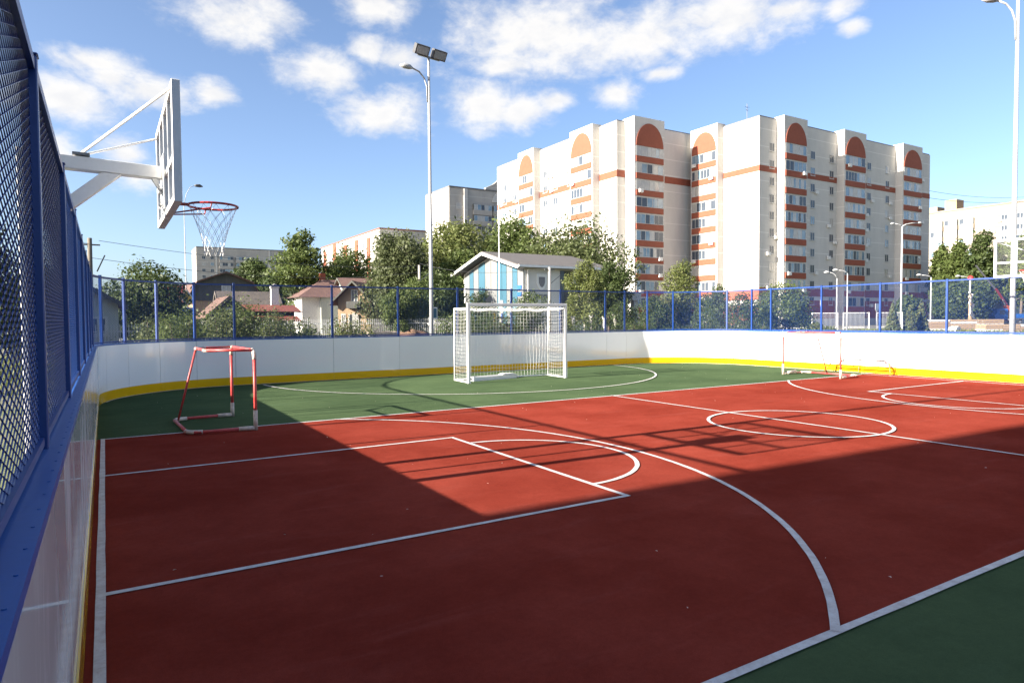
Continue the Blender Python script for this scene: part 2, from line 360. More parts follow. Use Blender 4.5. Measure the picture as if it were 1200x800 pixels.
class MB:
    def __init__(s): s.v = []; s.f = []; s.m = []
    def add(s, vs, fs, m=0):
        o = len(s.v); s.v.extend(tuple(v) for v in vs)
        s.f.extend(tuple(i+o for i in f) for f in fs); s.m.extend([m]*len(fs)); return s
    def box(s, x0, x1, y0, y1, z0, z1, m=0):
        return s.add([(x0, y0, z0), (x1, y0, z0), (x1, y1, z0), (x0, y1, z0), (x0, y0, z1), (x1, y0, z1), (x1, y1, z1), (x0, y1, z1)],
                     [(0, 3, 2, 1), (4, 5, 6, 7), (0, 1, 5, 4), (1, 2, 6, 5), (2, 3, 7, 6), (3, 0, 4, 7)], m)
    def bar(s, a, b, w, h, m=0, upv=(0, 0, 1)):
        """rectangular bar from a to b, w across, h along the up vector"""
        a = Vector(a); b = Vector(b); d = (b-a).normalized(); u = Vector(upv)
        if abs(d.dot(u)) > 0.98: u = Vector((1, 0, 0))
        x = d.cross(u).normalized(); y = x.cross(d).normalized()
        vs = []
        for p in (a, b):
            for i, j in ((-1, -1), (1, -1), (1, 1), (-1, 1)): vs.append(p + x*(w*.5*i) + y*(h*.5*j))
        return s.add(vs, [(3, 2, 1, 0), (4, 5, 6, 7), (0, 1, 5, 4), (1, 2, 6, 5), (2, 3, 7, 6), (3, 0, 4, 7)], m)
    def path(s, pts, r, n=8, m=0, closed=False, caps=True):
        pts = [Vector(p) for p in pts]; k = len(pts)
        rs = r if isinstance(r, (list, tuple)) else [r]*k
        u = None; o = len(s.v)
        for i, p in enumerate(pts):
            a = pts[i-1] if (i > 0 or closed) else p
            b = pts[(i+1) % k] if (i < k-1 or closed) else p
            d = (b-a).normalized()
            if u is None:
                u = d.cross(Vector((0, 0, 1)))
                if u.length < 0.05: u = d.cross(Vector((1, 0, 0)))
                u.normalize()
            else:
                u = (u - d*u.dot(d))
                if u.length < 1e-4: u = d.cross(Vector((0.3, 1, 0.2)))
                u.normalize()
            w = d.cross(u)
            for j in range(n):
                t = 2*PI*j/n
                s.v.append(tuple(p + u*(rs[i]*math.cos(t)) + w*(rs[i]*math.sin(t))))
        for i in range(k if closed else k-1):
            for j in range(n):
                a = o+i*n+j; b = o+i*n+(j+1) % n; i2 = (i+1) % k
                s.f.append((a, b, o+i2*n+(j+1) % n, o+i2*n+j)); s.m.append(m)
        if caps and not closed:
            s.f.append(tuple(o+j for j in reversed(range(n)))); s.m.append(m)
            s.f.append(tuple(o+(k-1)*n+j for j in range(n))); s.m.append(m)
        return s
    def tube(s, a, b, r, n=8, m=0, r1=None): return s.path([a, b], [r, r if r1 is None else r1], n, m)
    def wire(s, pts, r, m=0):
        """cheap three-sided thread"""
        return s.path(pts, r, 3, m, caps=False)
    def prism(s, poly, axis, c0, c1, m=0):
        """2-D outline extruded along an axis: x -> poly is (y,z), y -> poly is (x,z), z -> poly is (x,y)"""
        def P(p, c): return (c, p[0], p[1]) if axis == 'x' else (p[0], c, p[1]) if axis == 'y' else (p[0], p[1], c)
        k = len(poly)
        vs = [P(p, c0) for p in poly]+[P(p, c1) for p in poly]
        fs = [tuple(range(k)), tuple(range(2*k-1, k-1, -1))]+[(i, i+k, (i+1) % k+k, (i+1) % k) for i in range(k)]
        return s.add(vs, fs, m)
    def mesh(s, name, mats, smooth=False):
        me = bpy.data.meshes.new(name); me.from_pydata(s.v, [], s.f)
        for m in (mats if isinstance(mats, (list, tuple)) else [mats]): me.materials.append(m)
        if any(s.m): me.polygons.foreach_set('material_index', s.m)
        if smooth: me.polygons.foreach_set('use_smooth', [True]*len(s.f))
        me.update()
        return me
    def build(s, name, mats, parent=None, world=True, smooth=False):
        """link as one object; world=True means the coordinates are world ones and are moved into the parent's frame"""
        if parent is not None and world:
            b = base_of(parent); s.v = [(v[0]-b.x, v[1]-b.y, v[2]-b.z) for v in s.v]
        me = s.mesh(name, mats, smooth)
        if not smooth: pass
        return link(name, me, parent)


def base_of(o):
    b = Vector((0, 0, 0))
    while o is not None: b += o.location; o = o.parent
    return b


def link(name, me, parent=None, loc=(0, 0, 0), rz=0.0):
    o = bpy.data.objects.new(name, me); COL.objects.link(o); o.location = loc; o.rotation_euler = (0, 0, rz)
    if parent is not None: o.parent = parent
    return o


def tag(o, label, cat, group=None):
    o['label'] = label; o['category'] = cat
    if group: o['group'] = group
    return o


def thing(name, label, cat, loc=(0, 0, 0), group=None, rz=0.0):
    return tag(link(name, None, None, loc, rz), label, cat, group)


def copy_tree(o, parent=None):
    c = o.copy(); COL.objects.link(c); c.parent = parent
    for ch in list(o.children): copy_tree(ch, c)
    return c


def struct(o): o['kind'] = 'structure'; return o
def stuff(o): o['kind'] = 'stuff'; return o


def bevel(o, w=0.004, seg=2):
    b = o.modifiers.new('bevel', 'BEVEL'); b.width = w; b.segments = seg; b.limit_method = 'ANGLE'; b.angle_limit = R(50)
    return o


# ------------------------------------------------------------------ ground and court
X0, X1, YF, RC = -0.10, 19.10, 11.83, 3.0      # inner faces of the boards
g = MB().add([(-900, -900, -0.05), (900, -900, -0.05), (900, 900, -0.05), (-900, 900, -0.05)], [(0, 1, 2, 3)])
struct(g.build('ground', ground_mat()))
rd = MB().box(-60, 170, 52.5, 57.5, -0.06, -0.042)
struct(rd.build('road', M_ASPH))
rd = MB().box(44, 66, 30, 52, -0.06, -0.040)
struct(rd.build('parking_yard', M_ASPH))

# path of the boards, anticlockwise seen from above is not needed: a list of (point, outward normal)
def rink_outline(off, n_arc=10):
    """closed outline of the rink at a distance off outside the board face"""
    pts = []
    cs = [(X0+RC, YF-RC, PI, PI/2), (X1-RC, YF-RC, PI/2, 0), (X1-RC, -YF+RC, 0, -PI/2), (X0+RC, -YF+RC, -PI/2, -PI)]
    for cx, cy, a0, a1 in cs:
        for i in range(n_arc+1):
            a = a0+(a1-a0)*i/n_arc
            pts.append((cx+(RC+off)*math.cos(a), cy+(RC+off)*math.sin(a)))
    return pts


ol = rink_outline(0.12, 14)
base = MB(); k = len(ol)
base.add([(x, y, -0.06) for x, y in ol]+[(x, y, 0.0) for x, y in ol], [tuple(range(2*k-1, k-1, -1))]+[(i, i+k, (i+1) % k+k, (i+1) % k) for i in range(k)])
green = struct(base.build('court_green_surface', M_GREEN))
red = MB().add([(X0, -4.5, 0.004), (X1, -4.5, 0.004), (X1, 4.5, 0.004), (X0, 4.5, 0.004)], [(0, 1, 2, 3)])
red = struct(red.build('court_red_surface', M_RED))

LZ = [0.008]
rng = random.Random(3)


def strip(pts, w, parent, name='court_line'):
    """painted line along pts with slightly uneven edges"""
    z = LZ[0]; LZ[0] += 0.0006
    # resample
    out = [Vector((*pts[0], 0))]
    for a, b in zip(pts, pts[1:]):
        a = Vector((*a, 0)); b = Vector((*b, 0)); n = max(1, int((b-a).length/0.35))
        for i in range(1, n+1): out.append(a.lerp(b, i/n))
    vs = []; fs = []
    for i, p in enumerate(out):
        a = out[max(0, i-1)]; b = out[min(len(out)-1, i+1)]; d = (b-a).normalized(); nn = Vector((-d.y, d.x, 0))
        e0 = w*.5+rng.uniform(-1, 1)*0.0022; e1 = w*.5+rng.uniform(-1, 1)*0.0022
        q = p+nn*e0; r = p-nn*e1
        vs += [(q.x, q.y, z), (r.x, r.y, z)]
        if i: j = 2*i; fs.append((j-2, j-1, j+1, j))
    o = MB().add(vs, fs).build(name, M_LINE, parent)
    return o


def arc(cx, cy, r, a0, a1, n=64): return [(cx+r*math.cos(a0+(a1-a0)*i/n), cy+r*math.sin(a0+(a1-a0)*i/n)) for i in range(n+1)]


LW = 0.052
LC, KL, CR, KW, R3, C3, WS = 9.257, 4.163, 1.327, 1.8375, 5.405, 0.268, 4.486
strip([(0, WS), (2*LC, WS)], LW, red); strip([(0, -WS), (2*LC, -WS)], LW, red)
for sgn, bx in ((1, 0.0), (-1, 2*LC)):
    strip([(bx-sgn*LW*.5, -WS-LW*.5), (bx-sgn*LW*.5, WS+LW*.5)], LW, red)
    strip([(bx, KW), (bx+sgn*KL, KW)], LW, red); strip([(bx, -KW), (bx+sgn*KL, -KW)], LW, red)
    strip([(bx+sgn*KL, -KW-LW*.5), (bx+sgn*KL, KW+LW*.5)], LW, red)
    fx = bx+sgn*KL
    strip([(fx+sgn*CR*math.cos(a), CR*math.sin(a)) for a in np.linspace(-PI/2, PI/2, 41)], LW, red)
    am = math.asin(WS/R3)
    strip([(bx+sgn*(C3+R3*math.cos(a)), R3*math.sin(a)) for a in np.linspace(-am, am, 81)], LW, red)
strip([(LC, -WS), (LC, WS)], LW, red)
strip(arc(LC, 0, CR, 0, 2*PI, 80), LW, red)
for s_ in (1, -1):
    strip([(9.4+5.9*math.cos(a), s_*(YF-5.9*math.sin(a))) for a in np.linspace(0.05, PI-0.05, 90)], LW, green)
    # pale line painted along the foot of the end boards
    strip([(X0+RC+(RC-.05)*math.cos(a), s_*(YF-RC+(RC-.05)*math.sin(a))) for a in np.linspace(PI*.93, PI/2, 18)] +
          [(X1-RC, s_*(YF-.05))], 0.035, green)

# ------------------------------------------------------------------ boards round the rink
rink = thing('rink_boards', 'white boards with yellow kick strip and blue cap rail round the court', 'boards', (X0, YF-RC, 0))


def stations():
    """board joints in order round the rink: (x, y, outward angle)"""
    st = []
    ys = [-YF+RC]+[0.35+1.95*i for i in range(-4, 5)]   # left side, south to north
    for y in ys: st.append((X0, y, PI))
    st.append((X0, YF-RC, PI))
    for i in range(1, 5): a = PI-PI/2*i/5; st.append((X0+RC+RC*math.cos(a), YF-RC+RC*math.sin(a), a))
    for x in (X0+RC, 3.5+1.95, 3.5+3.9, 3.5+5.85, 3.5+7.8, 3.5+9.75, 3.5+11.7, X1-RC): st.append((x, YF, PI/2))
    for i in range(1, 5): a = PI/2-PI/2*i/5; st.append((X1-RC+RC*math.cos(a), YF-RC+RC*math.sin(a), a))
    st.append((X1, YF-RC, 0))
    for y in (8.05, 6.2, 4.35, 2.56, 0.75, -1.05, -2.85, -4.65, -6.45, -8.25): st.append((X1, y, 0))
    st.append((X1, -YF+RC, 0))
    for i in range(1, 5): a = -PI/2*i/5; st.append((X1-RC+RC*math.cos(a), -YF+RC+RC*math.sin(a), a))
    for i in range(8): st.append((X1-RC-(X1-X0-2*RC)*i/7, -YF, -PI/2))
    for i in range(1, 5): a = -PI/2-PI/2*i/5; st.append((X0+RC+RC*math.cos(a), -YF+RC+RC*math.sin(a), a))
    return st


FO_CAP = 0.112
ST = stations()
NS = len(ST)


def sweep(mb, i, o0, o1, z0, z1, gap=0.0, m=0, nseg=None):
    """piece between joint i and i+1, from offset o0 to o1 outside the board face"""
    x0, y0, a0 = ST[i]; x1, y1, a1 = ST[(i+1) % NS]
    da = (a1-a0+PI) % (2*PI)-PI
    n = nseg or (10 if abs(da) > 0.01 else 1)
    L = math.hypot(x1-x0, y1-y0); sec = []
    for k_ in range(n+1):
        t = k_/n; t = gap/L+(1-2*gap/L)*t
        if abs(da) > 0.01:
            a = a0+da*t
            cx = X0+RC if min(x0, x1) < 9 else X1-RC
            cy = YF-RC if min(y0, y1) > 0 else -YF+RC
            px, py = cx+RC*math.cos(a), cy+RC*math.sin(a)
        else:
            a = a0; px, py = x0+(x1-x0)*t, y0+(y1-y0)*t
        nx, ny = math.cos(a), math.sin(a)
        sec.append([(px+nx*o0, py+ny*o0, z0), (px+nx*o1, py+ny*o1, z0), (px+nx*o1, py+ny*o1, z1), (px+nx*o0, py+ny*o0, z1)])
    vs = [p for s_ in sec for p in s_]; fs = [(0, 1, 2, 3), tuple(4*n+j for j in (3, 2, 1, 0))]
    for k_ in range(n):
        for j in range(4): fs.append((4*k_+j, 4*k_+4+j, 4*k_+4+(j+1) % 4, 4*k_+(j+1) % 4))
    mb.add(vs, fs, m); return mb


for i in range(NS):
    p = sweep(MB(), i, 0.0, 0.014, 0.001, 1.168, gap=0.004)
    p.build('board_panel', M_BOARD, rink)
    q = sweep(MB(), i, -0.010, -0.0005, 0.0095, 0.215, gap=0.0022); q.build('kick_strip', M_KICK, rink)
    c = sweep(MB(), i, -0.001, FO_CAP, 1.170, 1.20, gap=0.0006); c.build('cap_rail', M_CAP, rink)
jn = MB()
for (x, y, a) in ST:                                    # strips closing the joints from behind
    c, s_ = math.cos(a), math.sin(a)
    jn.add([(x+c*u-s_*v, y+s_*u+c*v, z) for z in (.0, 1.168) for u, v in ((.0165, -.05), (.030, -.05), (.030, .05), (.0165, .05))],
           [(0, 1, 2, 3), (7, 6, 5, 4), (0, 4, 5, 1), (1, 5, 6, 2), (2, 6, 7, 3), (3, 7, 4, 0)])
jn.build('joint_strip', M_DARK, rink)
sw = MB()
for k_ in range(90):                                    # screw heads along the left cap rail
    yy_ = -6.4+k_*.17
    sw.tube((X0-.016, yy_, 1.2003), (X0-.016, yy_, 1.2022), .0045, 6)
stuff(sw.build('screw', M_CAP, rink))
bk = MB()
for i in range(NS): sweep(bk, i, 0.016, 0.06, 0.55, 0.60)
bk.build('back_rail', M_BLUE, rink)

# ------------------------------------------------------------------ chain link fence on top of the boards
FT, FO = 2.62, 0.078                                   # top, distance of the fence plane outside the board face
fence = thing('chain_link_fence', 'tall blue chain link fence with square posts standing along the boards', 'fence', (X0-FO, YF-RC, 0))
for i in range(NS):
    x, y, a = ST[i]
    mb = MB(); c, s_ = math.cos(a), math.sin(a); hw = 0.026
    def pt(u, v, z): return (x+c*(FO+u)-s_*v, y+s_*(FO+u)+c*v, z)
    mb.add([pt(u, v, z) for z in (-0.05, FT+0.012) for u, v in ((-hw, -hw), (hw, -hw), (hw, hw), (-hw, hw))],
           [(0, 1, 2, 3), (7, 6, 5, 4), (0, 4, 5, 1), (1, 5, 6, 2), (2, 6, 7, 3), (3, 7, 4, 0)])
    mb.add([pt(u, v, z) for z in (FT+0.0125, FT+0.022) for u, v in ((-hw-.004, -hw-.004), (hw+.004, -hw-.004), (hw+.004, hw+.004), (-hw-.004, hw+.004))],
           [(0, 1, 2, 3), (7, 6, 5, 4), (0, 4, 5, 1), (1, 5, 6, 2), (2, 6, 7, 3), (3, 7, 4, 0)])
    bevel(mb.build('post', M_BLUE, fence), 0.004, 1)
for i in range(NS):
    sweep(MB(), i, FO-.02, FO+.02, FT-.042, FT-.002, gap=0.034).build('top_rail', M_BLUE, fence)
    sweep(MB(), i, FO-.015, FO+.015, 1.215, 1.245, gap=0.034).build('bottom_rail', M_BLUE, fence)


def woven(width, z0, z1, lwd, swd):
    """expanded steel mesh: flat zigzag strands joined into long diamonds, local x along, z up"""
    nv = 2*int(round(width/lwd)); cw = width/nv; nh = int((z1-z0)/(swd*.5)); ch = (z1-z0-swd*.5)/nh
    vs = []; fs = []; hz, hy = .00062, .0020
    for j in range(nh+1):
        o = len(vs); zb = z0+swd*.25+j*ch
        for i in range(nv+1):
            e = 1 if (i+j) % 2 == 0 else -1
            z = zb+e*ch*.5
            vs += [(i*cw, -hy, z-hz-.0010*e), (i*cw, hy, z-hz+.0010*e), (i*cw, hy, z+hz+.0010*e), (i*cw, -hy, z+hz-.0010*e)]
        for i in range(nv):
            for k_ in range(4): fs.append((o+4*i+k_, o+4*i+4+k_, o+4*i+4+(k_+1) % 4, o+4*i+(k_+1) % 4))
    return vs, fs


mesh_cache = {}
for i in range(NS):
    x0, y0, a0 = ST[i]; x1, y1, a1 = ST[(i+1) % NS]
    da = (a1-a0+PI) % (2*PI)-PI
    am = a0+da/2
    L = math.hypot(x1-x0, y1-y0)
    far = y0 < -9.0
    if abs(da) > 0.01: L *= (RC+FO)/RC
    W_ = L-0.064
    key = (round(W_, 3), abs(da) > 0.01, far)
    # local frame: origin at joint i on the fence plane
    if key not in mesh_cache:
        vs, fs = woven(W_, 1.245, FT-.042, 0.10 if not far else 0.2, 0.034 if not far else .08)
        if abs(da) > 0.01:
            rr = RC+FO; out = []
            for v in vs:
                th = (v[0]-W_/2)/rr; rad = rr+v[1]
                out.append((rad*math.sin(th), rad*math.cos(th)-rr*math.cos(abs(da)/2), v[2]))
            vs = out
        else: vs = [(v[0]-W_/2, v[1], v[2]) for v in vs]
        me = bpy.data.meshes.new('wire_mesh'); me.from_pydata(vs, [], fs); me.materials.append(M_WIRE); me.update()
        mesh_cache[key] = me
    me = mesh_cache[key]
    mx, my = (x0+x1)/2+math.cos(am)*FO, (y0+y1)/2+math.sin(am)*FO
    if abs(da) > 0.01: mx, my = (x0+x1)/2+math.cos(am)*FO*math.cos(da/2), (y0+y1)/2+math.sin(am)*FO*math.cos(da/2)
    o = stuff(link('wire_mesh', me, fence, (mx-fence.location.x, my-fence.location.y, 0), am-PI/2))

# ------------------------------------------------------------------ basketball hoops


def make_hoop(label):
    """hoop facing +x; origin under the post, the backboard face at x = +1.02"""
    t = thing('basketball_hoop', label, 'basketball hoop', (0, 0, 0), 'basketball hoops')
    post = MB().box(-.065, .065, -.065, .065, -.05, 3.03); post.box(-.16, .16, -.16, .16, -.052, -.03)
    bevel(post.build('post', M_WHITE, t, False), 0.006, 2)
    arm = MB(); arm.prism([(.066, 2.905), (.94, 2.885), (.94, 2.985), (.066, 3.012)], 'y', -.06, .06)
    bevel(arm.build('arm', M_WHITE, t, False), 0.005, 2)
    br = MB(); br.prism([(.0655, 2.38), (.0655, 2.50), (.50, 2.894), (.64, 2.890)], 'y', -.05, .05)
    bevel(br.build('brace', M_WHITE, t, False), 0.005, 2)
    bx = 1.0; hw = 0.85; z0, z1 = 2.57, 3.48
    pn = MB().box(bx+.002, bx+.014, -hw+.03, hw-.03, z0+.03, z1-.03)
    board = pn.build('backboard', M_ACRYL, t, False)
    fr = MB()
    for s_ in (-1, 1):
        fr.box(bx-.045, bx+.016, s_*hw-.025, s_*hw+.025, z0, z1)
    for zz in (z0, z1-.05): fr.box(bx-.044, bx+.015, -hw+.0255, hw-.0255, zz, zz+.05)
    bevel(fr.build('frame', M_WHITE, board, False), 0.003, 1)
    for yy in (-.42, 0.0, .42):
        rb = MB().box(bx-.042, bx-.002, yy-.02, yy+.02, z0+.0505, z1-.0505); rb.build('rib', M_WHITE, board, False)
    hb = MB()
    for y0, y1 in ((-hw+.026, -.44), (-.40, -.02), (.02, .40), (.44, hw-.026)): hb.box(bx-.040, bx-.004, y0, y1, 2.90, 2.94)
    hb.build('cross_rib', M_WHITE, board, False)
    pl = MB().box(bx-.058, bx-.046, -.16, .16, 2.62, 3.08)
    for zz in (2.66, 2.80): pl.tube((bx-.075, -.1, zz), (bx-.075, .1, zz), .012, 6)
    pl.prism([(.86, 2.884), (.945, 2.74), (.945, 2.78), (.895, 2.884)], 'y', -.03, .03)
    pl.build('mount_plate', M_WHITE, t, False)
    for s_ in (-1, 1):
        rod = MB().tube((.36, s_*.03, 3.03), (bx-.05, s_*(hw-.03), z1-.06), .011, 6)
        rod.build('tie_rod', M_WHITE, t, False)
    lug = MB().box(.30, .42, -.07, .07, 3.012, 3.034); lug.build('rod_bracket', M_GREY, t, False)
    rc, rr, rz = bx+.016+.12+.205, .205, 2.69
    rim = MB().path([(rc+rr*math.cos(a), rr*math.sin(a), rz) for a in np.linspace(0, 2*PI, 40, endpoint=False)], .010, 8, closed=True)
    rim.box(bx+.017, rc-rr+.012, -.045, .045, rz-.008, rz+.006)
    rim_o = rim.build('rim', M_RIM, t, False, smooth=False)
    st = MB()
    for s_ in (-1, 1):
        a = R(125)
        ex, ey = rc+rr*math.cos(R(100)), s_*rr*math.sin(R(100))
        st.path([(bx+.016, s_*.05, 2.60), (ex-.01, ey, 2.645), (ex, ey, rz)], .007, 6)
    st.build('rim_brace', M_RIM, rim_o, False)
    net = MB(); nk = 12; rows = 7
    def ring(k_, j):
        tt = k_/rows; rad = .125*(1-tt)**1.5+.075+.012*max(0, tt-.7); 
        a = 2*PI*(j+.5*(k_ % 2))/nk
        return (rc+rad*math.cos(a)*(.99), rad*math.sin(a), rz-.008-.43*tt)
    for j in range(nk):
        for k_ in range(rows):
            d = 0 if k_ % 2 else -1
            net.wire([ring(k_, j), ring(k_+1, j)], .0019)
            net.wire([ring(k_, j), ring(k_+1, j+(1 if k_ % 2 else -1))], .0019)
    net.build('net', M_CORD, rim_o, False)
    return t


hoop = make_hoop('white basketball hoop reaching over the fence at the left, red rim and white net')
hoop.location = (-.455, -.06, 0)
h2 = copy_tree(hoop)
h2['label'] = 'white basketball hoop at the right edge, its board in front of the lamp pole'
h2.location = (19.46, .30, 0); h2.rotation_euler = (0, 0, PI)

# ------------------------------------------------------------------ football goal
gl = thing('football_goal', 'large white square post football goal with white net on the green end', 'goal', (9.55, 8.67, 0), rz=R(-3.5))
GW, GH, GD, SQ = 1.48, 2.0, 0.95, 0.08
for s_ in (-1, 1):
    bevel(MB().box(s_*GW-SQ/2, s_*GW+SQ/2, -SQ/2, SQ/2, 0.0, GH-.001).build('front_post', M_WHITE, gl, False), .008, 2)
    p = MB(); p.tube((s_*GW, GD, .03), (s_*GW, GD-.02, GH-.04), .02, 8); p.build('back_post', M_WHITE, gl, False, True)
    p = MB(); p.tube((s_*GW, SQ/2+.001, .025), (s_*GW, GD, .025), .025, 8); p.build('ground_bar', M_WHITE, gl, False, True)
    p = MB(); p.tube((s_*GW, SQ/2+.001, GH-.05), (s_*GW, GD-.02, GH-.045), .018, 8); p.build('top_stay', M_WHITE, gl, False, True)
bevel(MB().box(-GW-SQ/2-.001, GW+SQ/2+.001, -SQ/2-.001, SQ/2+.001, GH, GH+SQ).build('crossbar', M_WHITE, gl, False), .008, 2)
p = MB().tube((-GW, GD, .026), (GW, GD, .026), .022, 8); p.build('back_bar', M_WHITE, gl, False, True)
p = MB().tube((-GW, GD-.02, GH-.06), (GW, GD-.02, GH-.06), .010, 6); p.build('top_back_bar', M_WHITE, gl, False, True)
net = MB(); rr = random.Random(5); cr_ = .0025
nx, nz, ny = 30, 20, 9
def cord(pts, r=.0030): net.path(pts, r, 5, caps=False)
def sag(x, z): return GD+.03*math.sin(x*2.1+1)*math.sin(z*1.5)
for i in range(nx+1):
    x = -GW+2*GW*i/nx
    cord([(x+.012*math.sin(k_*1.3+i), sag(x, GH*(1-k_/8)-.05), max(.02, (GH-.06)*(1-k_/8)+.02)) for k_ in range(9)])
    cord([(x, .04, GH-.01), (x, .33, GH-.085+.03*math.sin(i)), (x, .66, GH-.10+.03*math.sin(i*.7)), (x, GD-.02, GH-.06)])
for j in range(1, nz+1):
    z = (GH-.06)*j/nz
    cord([(-GW+2*GW*k_/10, sag(-GW+2*GW*k_/10, z), z-.012*math.sin(k_*2+j)) for k_ in range(11)])
    for s_ in (-1, 1): cord([(s_*GW, .04, z+.02), (s_*(GW-.02), .5, z-.015), (s_*GW, GD-.01, z)], .0013)
for j in range(1, ny):
    y = .04+(GD-.06)*j/ny
    cord([(-GW+2*GW*k_/10, y, GH-.06-.05*math.sin(PI*j/ny)+.02*math.sin(k_*1.7+j)) for k_ in range(11)])
    for s_ in (-1, 1): cord([(s_*GW, y, .04), (s_*(GW-.015), y, 1.0), (s_*GW, y, GH-.05)], .0020)
net.build('net', M_CORD, gl, False)

# white folded trough lying on the ground inside the goal
tr = thing('white_trough', 'long white half open box lying on the ground inside the football goal', 'box', (9.25, 9.42, 0), rz=R(9))
MB().box(-.80, .66, -.09, .09, .0, .02).box(-.80, .66, .065, .09, .0205, .115).box(-.80, .66, -.09, -.07, .0205, .10).build('channel', M_WHITE, tr, False)
MB().box(-.835, -.801, -.10, .10, .0, .12).build('end_cap', M_WHITE, tr, False)
MB().box(.661, .69, -.10, .10, .0, .11).build('end_cap', M_WHITE, tr, False)
MB().tube((-.88, 0, .06), (-.836, 0, .06), .03, 8).build('spigot', M_DARK, tr, False)
MB().prism([(.15, .116), (.25, .15), (.60, .14), (.64, .116)], 'y', -.085, .085).build('folded_flap', M_CORD, tr, False)

# ------------------------------------------------------------------ small hockey goals of taped pipe


def hockey_goal(label, loc, rz, variant):
    t = thing('hockey_goal', label, 'goal', loc, 'small hockey goals', rz)
    r = .025; H = 1.21; hw = .88; D = .93
    def seg(name, pts, m=M_PIPE, rad=r, par=None): return MB().path(pts, rad, 10).build(name, m, par or t, False, True)
    def tape(pts, rad=r+.006): return MB().path(pts, rad, 10).build('tape_wrap', M_TAPE, t, False, True)
    def corner(a, b, c, n=5, k_=.09):
        a, b, c = Vector(a), Vector(b), Vector(c)
        p = b+(a-b).normalized()*k_; q = b+(c-b).normalized()*k_
        return [(p*(1-u)**2+b*2*u*(1-u)+q*u*u) for u in np.linspace(0, 1, n)]
    tb = -.62 if variant == 0 else -.40
    ty = .50 if variant == 0 else .62
    for s_ in (-1, 1):
        seg('post', [(0, s_*hw, .03), (0, s_*hw, H-.08)])
        seg('base_side', [(0, s_*hw, .032), (-D+.08, s_*(hw-.06), .032)])
        seg('top_side', [(-.02, s_*(hw-.05), H), (tb, s_*ty, H+.005)], rad=r*.8)
        tape([(0, s_*hw, 0.0), (0, s_*hw, .30 if s_ < 0 else .24)])
        tape(corner((0, s_*hw, H-.3), (0, s_*hw, H), (0, 0, H), 6, .14))
        tape([(-.02, s_*hw, .034), (-.24, s_*(hw-.015), .034)])
        tape(corner((-.5, s_*(hw-.04), .034), (-D, s_*(hw-.07), .034), (-D, 0, .034), 6, .20))
    seg('crossbar', [(0, -hw+.09, H), (0, hw-.09, H)])
    seg('base_back', [(-D, -hw+.18, .034), (-D, hw-.18, .034)])
    seg('top_back', [(tb, -ty, H+.006), (tb, ty, H+.006)], rad=r*.8)
    for s_ in (-1, 1): tape([(tb+.16, s_*(ty+.02), H), (tb, s_*ty, H), (tb, s_*(ty-.16), H)], r*.8+.006)
    sy = ty-.06 if variant == 0 else -.1
    seg('back_leg', [(tb, sy, H), (-D+.04, sy+(.12 if variant == 0 else 0), .05)], rad=.017)
    if variant == 1: tape([(-.15, -hw+.02, .05), (-.25, -hw+.02, .05), (-.5, -hw+.05, .06)], .05)
    return t


hockey_goal('worn red and white taped hockey goal standing in the shade at the left', (1.93, 4.98, .01), R(2), 0)
hockey_goal('red and white taped hockey goal standing in the sun by the right boards', (16.70, 4.86, .01), R(180), 1)

# low steel frame by the right boards
lf = thing('low_steel_frame', 'low yellow and grey steel frame standing at the foot of the sunlit boards', 'steel frame', (18.82, 4.75, 0))
for s_ in (-1, 1):
    MB().path([(-.16, s_*1.0, .02), (-.02, s_*.90, .22), (.02, s_*.86, .40)], .015, 8).build('leg', M_YEL, lf, False, True)
    MB().tube((.02, s_*.86, .22), (.16, s_*.9, .015), .009, 8).build('rear_leg', M_YEL, lf, False, True)
MB().tube((-.02, -.90, .22), (-.02, .90, .22), .021, 8).build('middle_bar', M_YEL, lf, False, True)
MB().tube((.02, -.86, .405), (.02, .86, .405), .012, 8).build('top_bar', M_GREY, lf, False, True)
MB().tube((-.03, .0, .015), (.015, .0, .40), .010, 6).build('centre_rod', M_GREY, lf, False, True)

# ------------------------------------------------------------------ floodlight poles


